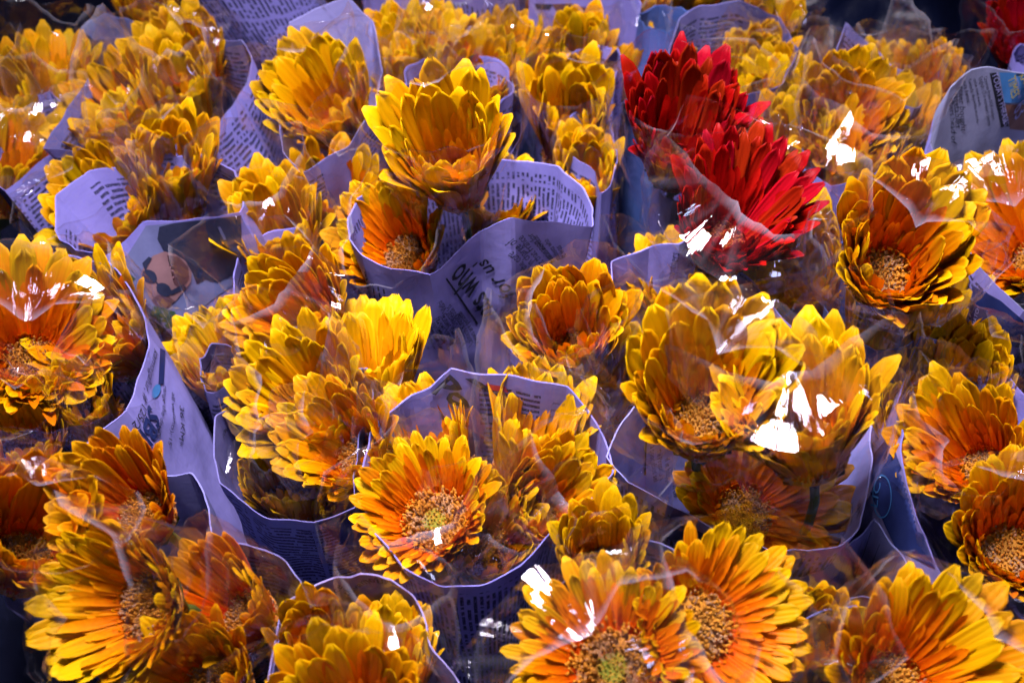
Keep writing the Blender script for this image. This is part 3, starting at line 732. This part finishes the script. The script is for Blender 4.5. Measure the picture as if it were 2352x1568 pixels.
for k, (fm, bm_) in PET.items():
    PETS[k] = []
    for me in PETM:
        c = me.copy(); c.materials.clear(); c.materials.append(fm); c.materials.append(bm_); PETS[k].append(c)

def disc_mesh(kind, seed):
    rr = random.Random(seed); V, F = [], []
    def z0(r): return 0.34*(1-r*r) - (0.10*math.exp(-(r/0.28)**2))
    NR, NA = 8, 28
    V.append((0, 0, z0(0)-0.05))
    for j in range(1, NR+1):
        r = j/NR
        for i in range(NA): t = 2*math.pi*i/NA; V.append((r*math.cos(t), r*math.sin(t), z0(r)-0.05))
    for i in range(NA): F.append((0, 1+i, 1+(i+1) % NA))
    for j in range(NR-1):
        for i in range(NA):
            a = 1+j*NA+i; b = 1+j*NA+(i+1) % NA; F.append((a, a+NA, b+NA, b))
    N = 330
    for k in range(N):
        r = math.sqrt((k+0.5)/N); t = k*2.399963 + rr.uniform(-.15, .15)
        if r > 0.98: continue
        hgt = (0.06 if (kind == 'green' and r < 0.3) else 0.10+0.12*r)*rr.uniform(0.6, 1.35)
        wd = (0.030 if (kind == 'green' and r < 0.3) else 0.042)*rr.uniform(0.7, 1.2)
        c = Vector((r*math.cos(t), r*math.sin(t), z0(r)-0.04))
        d = Vector((0.35*r*math.cos(t)+rr.uniform(-.5, .5), 0.35*r*math.sin(t)+rr.uniform(-.5, .5), 1)).normalized()
        e1 = d.orthogonal().normalized(); e2 = d.cross(e1); b0 = len(V)
        for q in range(4):
            a = math.pi/2*q+rr.random(); V.append(c+(e1*math.cos(a)+e2*math.sin(a))*wd*0.7)
        for q in range(4):
            a = math.pi/2*q+rr.random()*.3; V.append(c+d*hgt+(e1*math.cos(a)+e2*math.sin(a))*wd)
        V.append(c+d*hgt*1.25)
        for q in range(4):
            q2 = (q+1) % 4; F.append((b0+q, b0+q2, b0+4+q2, b0+4+q)); F.append((b0+4+q, b0+4+q2, b0+8))
    me = bpy.data.meshes.new('flower_disc'); me.from_pydata([tuple(v) for v in V], [], F)
    me.polygons.foreach_set('use_smooth', [True]*len(F)); me.materials.append(DISC[kind]); return me
DISCM = {k: [disc_mesh(k, s) for s in range(2)] for k in DISC}

def frame(axis, spin):
    a = Vector(axis).normalized()
    x = Vector((1, 0, 0)); x = (x-a*x.dot(a)).normalized(); y = a.cross(x)
    c, s = math.cos(spin), math.sin(spin)
    return x*c+y*s, y*c-x*s, a

def gerbera(wk, px, py, z, tilt, az, L, p0, p1, typ, disc, label, sleeve=1.0, n=32, rd=0.0235, top=0.35, inner=1.0, sl_roll=None, drop=0.30, asym=0.18):
    W = WR[wk]; idx = gerbera.i; gerbera.i += 1
    rr0 = random.Random(idx*31+2)
    big = L >= 0.052 or wk in ('flat', 'edge'); L *= (1.36 if big else 1.50) if py < 1060 else (1.18 if big else 1.36); rd *= 1.05; far = 0.96 if py < 225 else (1.12 if py < 330 else (1.05 if py < 700 else 1.0)); L *= far; rd *= far; sq = rr0.uniform(-6, 7); sqa = rr0.gauss(0, 0.45); p0 = p0+11 if p0 > 44 else p0+2
    rr = random.Random(idx*13+5)
    if z < 0.455: z -= 0.014 if wk in ('edge', 'flat') else 0.052      # heads sit down inside the paper
    c = unproject(px, py, z)
    a = Vector((math.sin(R(tilt))*math.cos(R(az)), math.sin(R(tilt))*math.sin(R(az)), math.cos(R(tilt))))
    ex, ey, a = frame(a, 0)
    c = c - a*(drop*L*math.sin(R(p0)))
    foot = W['base']+Vector((rr.uniform(-.016, .016), rr.uniform(-.016, .016), 0.004))
    root = bpy.data.objects.new('gerbera_flower', None); COL.objects.link(root)
    root.location = foot; root.empty_display_size = 0.02
    tag(root, label, 'flower', 'cut gerberas in newspaper cones')
    Tf = Matrix.Translation(-foot)
    camdir = (CAM-c); cd = math.atan2(camdir.dot(ey), camdir.dot(ex))
    def place(name, me, M):
        o = bpy.data.objects.new(name, me); COL.objects.link(o); o.parent = root; o.matrix_basis = Tf @ M; return o
    tips = []
    # outer rays: two whorls
    for ring_ in range(2):
        m = n if ring_ == 0 else int(n*0.85)
        for k in range(m):
            th = 2*math.pi*(k+0.5*ring_+rr.uniform(-.18, .18))/m
            ph = R(p0 + 2 + p1*math.cos(th-cd) + sq*math.cos(2*(th-cd-sqa)) + (6 if ring_ else 0) + rr.gauss(0, 2.6))
            ph = min(ph, R(88))
            ll = L*(1.0 if ring_ == 0 else 0.90)*rr.uniform(0.92, 1.07)*(1-asym*math.cos(th-cd))
            rad = ex*math.cos(th)+ey*math.sin(th)
            d = rad*math.cos(ph)+a*math.sin(ph); nn = (a*math.cos(ph)-rad*math.sin(ph))
            t = d.cross(nn)
            roll = rr.gauss(0, .09); t, nn = t*math.cos(roll)+nn*math.sin(roll), nn*math.cos(roll)-t*math.sin(roll)
            b0 = c+rad*rd*(0.80 if ring_ == 0 else 0.72)-a*(0.004 if ring_ == 0 else 0.002)
            wsc = rr.uniform(0.88, 1.12)*(0.72 if typ == 'R' else 1.0)
            M = Matrix(((t.x*ll*wsc, d.x*ll, nn.x*ll, b0.x), (t.y*ll*wsc, d.y*ll, nn.y*ll, b0.y), (t.z*ll*wsc, d.z*ll, nn.z*ll, b0.z), (0, 0, 0, 1)))
            place('petal', rr.choice(PETS[typ]), M)
            tip = b0+d*ll+nn*ll*0.10-c
            tips.append((tip.dot(ex), tip.dot(ey), tip.dot(a)))
    # inner rays, joined: many narrow overlapping florets
    V, F, T = [], [], []
    for (m, lf, dp, wf, r0) in ((36, 0.76*inner, 4, 0.14, 0.82), (40, 0.60*inner, 8, 0.13, 0.84), (42, 0.42*inner, 11, 0.15, 0.88), (38, 0.16, 30, 0.30, 0.96)):
        for k in range(m):
            th = 2*math.pi*(k+rr.uniform(-.4, .4))/m
            ph = R(p0+2+p1*0.8*math.cos(th-cd)+sq*math.cos(2*(th-cd-sqa))+dp+rr.gauss(0, 4.5)); ph = min(ph, R(100))
            ll = L*lf*rr.uniform(0.75, 1.2); hw = L*wf*0.5*lf*rr.uniform(0.8, 1.2)*1.1
            rad = ex*math.cos(th)+ey*math.sin(th); tg = a.cross(rad)
            d = rad*math.cos(ph)+a*math.sin(ph); nn = a*math.cos(ph)-rad*math.sin(ph)
            b0 = c+rad*rd*r0+a*0.001; o = len(V)
            curl = rr.uniform(-0.08, 0.20) if lf > 0.2 else rr.uniform(0.1, 0.6)
            for j, (t, wv) in enumerate(((0, .45), (.4, .95), (.75, 1.0), (.93, .7), (1.0, .15))):
                for s in (-1, 0, 1):
                    q = b0+d*(ll*t)+tg*(s*hw*wv)+nn*(ll*curl*t*t + (abs(s)*hw*0.45 if t < 0.95 else 0)) - foot
                    V.append(q); T.append(t)
            for j in range(4):
                for s in range(2):
                    q = o+j*3+s; F.append((q, q+1, q+4, q+3))
    io = mesh_obj('inner_petals', V, F, INNER[typ], root, kind='stuff')
    at = io.data.attributes.new('tt', 'FLOAT', 'POINT'); at.data.foreach_set('value', T)
    # disc
    s = rd*1.0
    ex2, ey2, _ = frame(a, rr.uniform(0, 6))
    M = Matrix(((ex2.x*s, ey2.x*s, a.x*s, c.x), (ex2.y*s, ey2.y*s, a.y*s, c.y), (ex2.z*s, ey2.z*s, a.z*s, c.z), (0, 0, 0, 1)))
    place('flower_disc', rr.choice(DISCM[disc]), M)
    # bract cup
    V, F = [], []
    prof = [(0.003, -0.030), (0.008, -0.022), (rd*0.75, -0.010), (rd*0.98, -0.002)]
    NA = 16
    for (r_, z_) in prof:
        for k in range(NA):
            t = 2*math.pi*k/NA; q = 1.0+0.10*math.cos(t*8)
            V.append(c+(ex*math.cos(t)+ey*math.sin(t))*r_*q+a*z_-foot)
    for j in range(3):
        for k in range(NA):
            k2 = (k+1) % NA; F.append((j*NA+k, j*NA+k2, (j+1)*NA+k2, (j+1)*NA+k))
    mesh_obj('bract_cup', V, F, BRACT, root)
    # stem, bending from the head down to the foot of the cone
    A, B = c-a*0.026, foot
    C1, C2 = A-a*0.10, B+Vector((0, 0, 0.12))
    V, F = [], []; NS = 12
    for j in range(NS+1):
        t = j/NS; u = 1-t
        P = A*u**3+C1*3*u*u*t+C2*3*u*t*t+B*t**3
        D = ((C1-A)*3*u*u+(C2-C1)*6*u*t+(B-C2)*3*t*t).normalized()
        e1 = D.orthogonal().normalized(); e2 = D.cross(e1)
        for k in range(6):
            q = math.pi/3*k; V.append(P+(e1*math.cos(q)+e2*math.sin(q))*0.0034-foot)
    for j in range(NS):
        for k in range(6):
            k2 = (k+1) % 6; F.append((j*6+k, j*6+k2, j*6+6+k2, j*6+6+k))
    mesh_obj('stem', V, F, STEM, root)
    if sleeve: make_sleeve(c, a, tips, label, rr, sleeve, top, A, C1, sl_roll)
    return root
gerbera.i = 0

def make_sleeve(c, a, tips, label, rr, scale, top, A, C1, roll):
    tips = np.array(tips)
    rt = np.hypot(tips[:, 0], tips[:, 1]); st = tips[:, 2]
    rmax = np.percentile(rt, 92); smax = np.percentile(st, 95); smin = np.percentile(st, 30)
    spin = rr.uniform(-0.6, 0.6) if roll is None else R(roll)
    e1, e2, _ = frame(a, spin)
    s0, s1 = -0.11, smax + 0.050*top + 0.016
    NU, NV, SU, SV = 14, 8, 5, 5
    rtop = rmax*1.03*scale
    def rad(s):
        k = (s-s0)/(max(smin, 0.012)-s0)
        return 0.009+(rtop-0.009)*min(k, 1.0+0.10*(k-1) if k > 1 else k)**0.9
    cor = np.zeros((NV+1, NU, 3))
    cdv = CAM-c; tc_ = math.atan2(cdv.dot(e2), cdv.dot(e1))
    fold = rr.choice((0.0, 0.75, 0.9, 0.6)); t0 = tc_ + rr.choice((0.0, math.pi, math.pi, 2.2, -2.2))+rr.uniform(-.5, .5)
    for j in range(NV+1):
        v = j/NV
        for i in range(NU):
            t = 2*math.pi*(i+rr.uniform(-.28, .28)*(0 if i in (0, NU//2) else 1))/NU
            lip = 0.014*math.cos(2*t)+0.013*rr.uniform(-1, 1) if j == NV else 0
            s = s0+(s1-s0)*(v**0.8) + lip + (rr.uniform(-.006, .006) if 0 < j < NV else 0)
            r_ = rad(s)*(1+rr.uniform(-.10, .08)*(1 if j else 0))
            fk = fold*max(0.0, math.cos(t-t0))**1.2
            if j == NV: r_ *= 1-fk; s = s*(1-fk)+(smax+0.010+rr.uniform(-.004, .004))*fk if fk > 0.05 else s
            elif j == NV-1: s = s+(smax*0.95-s)*fk
            ct, sn = math.cos(t), math.sin(t)
            pin = abs(ct)**5
            r1 = r_*(1.02+0.16*pin); r2 = r_*0.94
            if s > -0.03: base = c+a*s
            else:
                q = (-0.03-s)/0.12; base = (c-a*0.03).lerp(C1, min(q, 1))
            cor[j, i] = base+e1*(ct*r1)+e2*(sn*r2)
    V = []; n = NU*SU; E = []
    rows = NV*SV+1
    eu = [[0.15 if rr.random() < 0.3 else 0.0 for _ in range(NU)] for _ in range(NV+1)]
    ev = [[0.12 if rr.random() < 0.22 else 0.0 for _ in range(NU)] for _ in range(NV+1)]
    for J in range(rows):
        j = min(J//SV, NV-1); v = (J-j*SV)/SV
        for I in range(n):
            i = I//SU; u = (I % SU)/SU; i2 = (i+1) % NU
            P = (cor[j, i]*(1-u)+cor[j, i2]*u)*(1-v)+(cor[j+1, i]*(1-u)+cor[j+1, i2]*u)*v
            q = Vector(P)
            nv = noise.noise(q*38)*0.0032+noise.noise(q*95+Vector((3, 1, 7)))*0.0017
            o_ = (q-c); o_ -= a*o_.dot(a)
            if o_.length > 1e-6: q = q+o_.normalized()*nv*min(1, J/8)
            if J > rows*0.6:
                qs = Vector(P); q = q + a*(noise.noise(qs*52+Vector((9, 2, 4)))*0.0042+noise.noise(qs*120)*0.0016)
            V.append(q)
            E.append(1.0 if J == rows-1 else max(eu[j][i] if u == 0 else 0.0, ev[j][i] if (v == 0 and J) else 0.0))
    F = [(J*n+I, J*n+(I+1) % n, (J+1)*n+(I+1) % n, (J+1)*n+I) for J in range(rows-1) for I in range(n)]
    short = ' '.join(label.split()[:13])
    UVs = [(I/n*2*math.pi, J/rows*0.2+rmax*40) for J in range(rows) for I in range(n)]
    o = mesh_obj('cellophane_sleeve', V, F, FILM, uvs=UVs)
    o.data.set_sharp_from_angle(angle=R(16))
    at = o.data.attributes.new('edge', 'FLOAT', 'POINT'); at.data.foreach_set('value', E)
    tag(o, 'clear sleeve over ' + short, 'plastic sleeve', 'clear sleeves on the gerberas')
    # welded side seams: narrow fins down both sides
    for I in (0, n//2):
        sv, sf, ed = [], [], []
        for J in range(rows):
            P = V[J*n+I]; d = P-c; d -= a*d.dot(a); d = d.normalized() if d.length > 1e-6 else e1
            sv += [P, P+d*0.0035]; ed += [0.2, 0.8]
        for J in range(rows-1): sf.append((2*J, 2*J+1, 2*J+3, 2*J+2))
        so = mesh_obj('side_seam', sv, sf, FILM, o, uvs=[(0.1*(k % 2), k*0.002) for k in range(len(sv))])
        at = so.data.attributes.new('edge', 'FLOAT', 'POINT'); at.data.foreach_set('value', ed)

G = gerbera
# --- Po wrap
G('po', 1003, 1200, .454, 26, 245, .031, 42, 8, 'O', 'green', 'orange gerbera with green eye in the Po wrap', rd=.0245, top=.5, drop=0)
G('po', 1000, 1045, .425, 18, 150, .040, 62, 6, 'O', 'brown', 'orange gerbera behind the green-eyed one in the Po wrap')
G('po', 1215, 1045, .435, 14, 40, .046, 62, 6, 'Y', 'brown', 'yellow gerbera by the partner text inside the Po wrap', top=.6)
G('po', 1235, 1185, .430, 28, 310, .046, 60, 8, 'O', 'brown', 'crushed orange gerbera under glossy film in the Po wrap', top=1.1)
G('po', 1105, 1265, .415, 24, 290, .040, 56, 6, 'Y', 'brown', 'folded yellow gerbera at the front rim of the Po wrap', top=.5)
# --- cricket wrap
G('cricket', 1610, 980, .460, 22, 262, .0515, 50, 6, 'Y', 'plain', 'tall golden gerbera with tan disc over the cricket story', rd=.024, top=.6, sl_roll=0, asym=.34, drop=0)
G('cricket', 1850, 1000, .475, 16, 190, .054, 50, 8, 'Y', 'plain', 'golden gerbera with green-backed petals folded up over the cricket wrap', rd=.025, top=.5)
G('cricket', 1705, 1185, .405, 30, 280, .044, 36, 6, 'O', 'brown', 'dark orange gerbera sunk lowest in the cricket wrap', sleeve=0, rd=.022, drop=0)
# --- chikka
G('chikka', 1555, 690, .425, 10, 200, .034, 58, 6, 'Y', 'plain', 'half hidden yellow gerbera under the partners text')
G('chikka', 1670, 745, .430, 22, 270, .042, 56, 4, 'Y', 'plain', 'yellow gerbera beside the folded Chikka edge', top=.7)
# --- for us
G('forus', 1040, 375, .475, 22, 255, .066, 56, 6, 'Y', 'plain', 'tall golden cup gerbera above the for us headline', rd=.021, top=.5, n=27, drop=.45)
G('forus', 940, 600, .42, 32, 240, .037, 46, 8, 'O', 'brown', 'orange gerbera inside the left of the for us wrap', drop=0)
G('forus', 1130, 500, .415, 16, 330, .038, 62, 6, 'Y', 'brown', 'ragged yellow gerbera behind the for us flap', sleeve=0)
# --- sbi
G('sbi', 70, 835, .425, 34, 300, .050, 42, 8, 'O', 'brown', 'large orange gerbera with brown disc in the SBI wrap', rd=.022, top=.5, drop=0)
G('sbi', 265, 790, .425, 30, 215, .048, 48, 8, 'O', 'brown', 'orange gerbera against the paper rim of the SBI wrap', top=.5)
G('sbi', 205, 945, .405, 15, 270, .036, 74, 6, 'Y', 'brown', 'small tight yellow gerbera in the SBI wrap')
G('sbi', 60, 1030, .390, 20, 300, .042, 62, 6, 'Y', 'brown', 'yellow gerbera under hazy film low in the SBI wrap', top=1.0)
# --- person picture wrap
G('photo', 290, 525, .415, 26, 235, .050, 52, 8, 'Y', 'plain', 'yellow gerbera spreading above the sunglasses picture', top=.6)
G('photo', 405, 430, .44, 14, 300, .050, 66, 6, 'Y', 'plain', 'upright yellow gerbera with greenish backs above the sunglasses picture', top=.5)
G('photo', 330, 380, .43, 12, 200, .046, 64, 6, 'Y', 'plain', 'yellow gerbera between the sunglasses picture and even text columns')
# --- left column wrap
G('colleft', 300, 310, .445, 34, 185, .052, 50, 6, 'O', 'brown', 'orange gerbera leaning away from the even text columns', top=.4)
G('colleft', 445, 180, .445, 24, 250, .050, 52, 6, 'O', 'brown', 'orange gerbera by the raised rim of the even text columns')
G('colleft', 425, 260, .435, 10, 270, .050, 68, 6, 'Y', 'plain', 'greenish yellow gerbera leaning on the rim of even text columns')
# --- display edge
G('farleft', 135, 215, .435, 16, 60, .056, 60, 10, 'Y', 'plain', 'yellow gerbera with tall petal against the dark corner', top=.6, n=15)
G('farleft', 40, 290, .42, 12, 200, .048, 64, 6, 'Y', 'plain', 'dim yellow gerbera at the display edge beneath the tall-petalled one')
G('farleft', 10, 420, .42, 22, 30, .056, 58, 6, 'O', 'plain', 'orange gerbera under bright film at the display edge', top=.8)
G('darkleft', 345, 45, .42, 14, 300, .046, 62, 6, 'Y', 'brown', 'dim yellow gerbera beside the tall close-column cone', top=.5)
# --- top middle
G('topmid', 775, 280, .45, 26, 235, .056, 54, 10, 'Y', 'plain', 'yellow gerbera in the cone with tall blank flap', top=.9, rd=.020)
G('hid1', 925, 160, .43, 14, 200, .046, 62, 6, 'Y', 'plain', 'yellow gerbera below the ruled-lines cone')
G('hid1', 1015, 150, .43, 12, 30, .046, 60, 6, 'Y', 'plain', 'yellow gerbera under a bunched film knot at the back', top=.9)
G('hid1', 1095, 215, .42, 18, 300, .048, 56, 6, 'O', 'plain', 'orange gerbera right behind the tall golden cup')
G('hid1', 1175, 155, .42, 14, 0, .046, 60, 6, 'Y', 'plain', 'yellow gerbera in front of the back text columns')
G('hid1', 980, 235, .41, 14, 200, .044, 60, 6, 'O', 'plain', 'orange gerbera peeking out behind the tall golden cup')
G('backtext', 1190, -5, .43, 20, 280, .048, 55, 6, 'Y', 'plain', 'yellow gerbera hanging over the back text columns', sleeve=0)
# --- beside the red ones
G('hid2', 1310, 315, .43, 20, 265, .058, 64, 4, 'Y', 'plain', 'ribbed yellow cup gerbera left of the red pair', n=30, top=.4)
G('hid2', 1345, 450, .41, 12, 270, .052, 70, 4, 'Y', 'plain', 'closed yellow gerbera under the ribbed cup one', top=.5)
G('hid3', 1330, 160, .42, 16, 265, .054, 66, 4, 'Y', 'plain', 'yellow gerbera under the child picture', top=.5)
G('hid3', 1435, 165, .41, 12, 40, .050, 68, 4, 'Y', 'plain', 'yellow gerbera with single upright petal beside the blue cone', n=9, top=.8)
G('red', 1555, 350, .456, 22, 268, .064, 56, 4, 'R', 'red', 'upright red gerbera with fanned petals', n=44, top=.35, rd=.022)
G('red', 1665, 545, .456, 24, 280, .056, 48, 10, 'R', 'red', 'lower red gerbera with salmon petal backs', n=44, top=.5, rd=.022)
G('grey', 1755, 105, .43, 14, 280, .048, 62, 6, 'Y', 'plain', 'yellow gerbera seen through pinkish film at the back', top=1.0)
G('grey', 1735, 205, .42, 18, 270, .048, 60, 6, 'Y', 'plain', 'broad yellow gerbera in the greyish fine-print cone')
G('grey', 1655, 185, .42, 14, 210, .046, 62, 6, 'Y', 'plain', 'yellow gerbera directly behind the upright red one')
G('blueback', 1500, 20, .43, 10, 270, .046, 62, 6, 'Y', 'plain', 'blurred yellow gerbera above the blue cone')
G('blueback', 1590, 10, .42, 10, 300, .046, 60, 6, 'O', 'plain', 'blurred orange gerbera above the blue cone')
# --- upper right
G('upright', 1925, 315, .445, 32, 268, .052, 48, 4, 'O', 'plain', 'wide orange gerbera behind the phrases page', rd=.020, top=.7)
G('upright', 1825, 380, .42, 12, 240, .048, 66, 6, 'Y', 'plain', 'yellow gerbera between the red pair and the wide orange one')
G('upright', 1955, 405, .425, 10, 60, .052, 58, 8, 'Y', 'plain', 'green-backed yellow gerbera with glinting film by the phrases page', top=.9)
G('upright', 2050, 340, .42, 14, 20, .048, 62, 6, 'Y', 'plain', 'yellow gerbera in creased film touching the phrases page', top=1.1)
G('upright', 1780, 290, .41, 12, 200, .046, 64, 6, 'Y', 'plain', 'dim yellow gerbera right beside the upright red one')
G('peak', 2120, 215, .42, 14, 270, .036, 60, 6, 'O', 'plain', 'small blurred orange gerbera by the dark plastic sheet')
G('peak', 2010, 205, .40, 14, 270, .032, 60, 6, 'Y', 'plain', 'small blurred yellow gerbera under the pointed paper')
G('redright', 2350, 120, .44, 24, 230, .046, 56, 6, 'R', 'red', 'lone red gerbera at the back by the phrases page', top=.8)
G('phrases', 2370, 585, .435, 36, 215, .060, 44, 8, 'O', 'plain', 'large orange gerbera inside the phrases wrap', rd=.020, top=.5)
# --- right middle
G('blueright', 2025, 640, .455, 32, 265, .060, 54, 6, 'O', 'plain', 'big orange gerbera with broad disc over the blue cone', rd=.024, top=.2, drop=0)
G('blueright', 1850, 665, .435, 22, 215, .048, 58, 6, 'Y', 'plain', 'yellow gerbera in smoky film beside the Chikka edge', top=.5)
G('blueright', 2010, 765, .43, 8, 260, .050, 72, 4, 'Y', 'plain', 'closed olive yellow gerbera below the broad-disc one', sleeve=0, n=14)
G('blueright', 2125, 770, .42, 8, 330, .046, 72, 4, 'Y', 'plain', 'closed yellow gerbera between the blue cone and A MATCH panel', n=14)
G('mogga', 2260, 1085, .435, 36, 215, .056, 46, 8, 'O', 'plain', 'orange gerbera with small tan disc in the badge wrap', rd=.018, top=.5, drop=0)
G('mogga', 2310, 1275, .435, 30, 250, .056, 50, 10, 'O', 'plain', 'orange gerbera with greenish outer petals low in the badge wrap', rd=.022, top=.4, drop=0)
G('mogga', 2200, 925, .425, 14, 250, .048, 62, 6, 'Y', 'plain', 'yellow gerbera under the shivamogga rim of the badge wrap', top=.8)
G('mogga', 2110, 1020, .415, 12, 200, .044, 68, 6, 'Y', 'plain', 'folded yellow gerbera along the rim above the round badge', top=.8)
# --- left middle
G('leftmid', 715, 750, .435, 30, 235, .056, 52, 4, 'O', 'plain', 'orange gerbera with bright glint in the sunken cone', top=.8, rd=.019)
G('leftmid', 655, 570, .42, 16, 250, .048, 60, 6, 'Y', 'plain', 'yellow gerbera under a white film glint in the sunken cone', top=.9)
G('leftmid', 770, 490, .41, 14, 300, .046, 58, 6, 'O', 'plain', 'yellow orange gerbera touching the back of the for us wrap', n=12)
G('darkmid', 525, 870, .38, 14, 200, .042, 60, 6, 'Y', 'brown', 'shaded yellow gerbera behind the Now wrap', top=.6)
G('now', 735, 950, .435, 26, 235, .048, 52, 6, 'Y', 'brown', 'yellow gerbera under a large pink film panel', top=.9)
G('now', 835, 1060, .425, 30, 235, .044, 50, 8, 'O', 'brown', 'orange gerbera against the rim beside the Po wrap', rd=.020, drop=0)
G('now', 855, 895, .425, 14, 90, .050, 58, 6, 'Y', 'brown', 'golden gerbera standing next to the Po letters', sleeve=0)
G('now', 670, 1130, .375, 14, 270, .042, 62, 6, 'Y', 'brown', 'shaded yellow gerbera sunk in the Now wrap', top=.8)
# --- right of for us
G('rightmid', 1320, 815, .445, 26, 255, .054, 56, 4, 'O', 'plain', 'orange fan gerbera in front of the for us headline', top=.4, rd=.020, drop=0)
G('rightmid', 1385, 890, .405, 14, 300, .046, 68, 4, 'Y', 'plain', 'olive yellow gerbera below the orange fan one', top=.5)
# --- front row
G('edge', 335, 1195, .445, 28, 235, .047, 48, 2, 'K', 'brown', 'bare red-orange gerbera in front of the SBI wrap', sleeve=0, rd=.021, inner=.6, drop=0)
G('edge', 350, 1395, .440, 46, 228, .046, 44, 2, 'Y', 'brown', 'wide yellow gerbera bowed toward the dark corner', rd=.023, top=.5, drop=0)
G('edge', 60, 1265, .440, 30, 330, .060, 60, 6, 'K', 'brown', 'deep orange gerbera with yellow back at the dark corner', top=.4, inner=.6)
G('frontleft', 575, 1425, .435, 30, 215, .041, 54, 4, 'K', 'brown', 'red-orange gerbera under the rounded paper rim', rd=.020, inner=.6, top=.5, drop=0)
G('frontleft', 480, 1575, .445, 24, 250, .040, 56, 4, 'O', 'brown', 'orange cup gerbera in front of the red-orange one', inner=.6, sleeve=0)
G('finance', 815, 1690, .440, 24, 265, .056, 46, 4, 'O', 'plain', 'broad orange gerbera in the shivamogga finance wrap', top=.6)
G('finance', 735, 1515, .43, 6, 260, .042, 72, 4, 'O', 'plain', 'closed orange gerbera beneath the finance line', n=14)
G('finance', 890, 1570, .42, 12, 60, .040, 64, 4, 'O', 'plain', 'shaded orange gerbera beside the shivamogga line', top=.7)
G('flat', 1410, 1535, .445, 30, 255, .036, 22, 2, 'O', 'green', 'flat open gerbera with green eye in the front wrap', rd=.026, top=1.0, drop=0)
G('flat', 1600, 1440, .445, 36, 300, .040, 28, 6, 'O', 'plain', 'flat open orange gerbera with grey-flecked disc in front', rd=.023, top=.7, drop=0)
G('flat', 1385, 1300, .425, 12, 250, .042, 66, 6, 'Y', 'plain', 'yellow gerbera behind the two flat open ones', top=.5)
G('corner', 2045, 1585, .450, 26, 295, .049, 42, 4, 'O', 'plain', 'large orange gerbera under pink film strips in front', rd=.022, top=.7, drop=0)
G('corner', 1870, 1500, .42, 10, 250, .042, 70, 4, 'Y', 'brown', 'shaded yellow gerbera under bubbled film by the creased rim', top=.7)
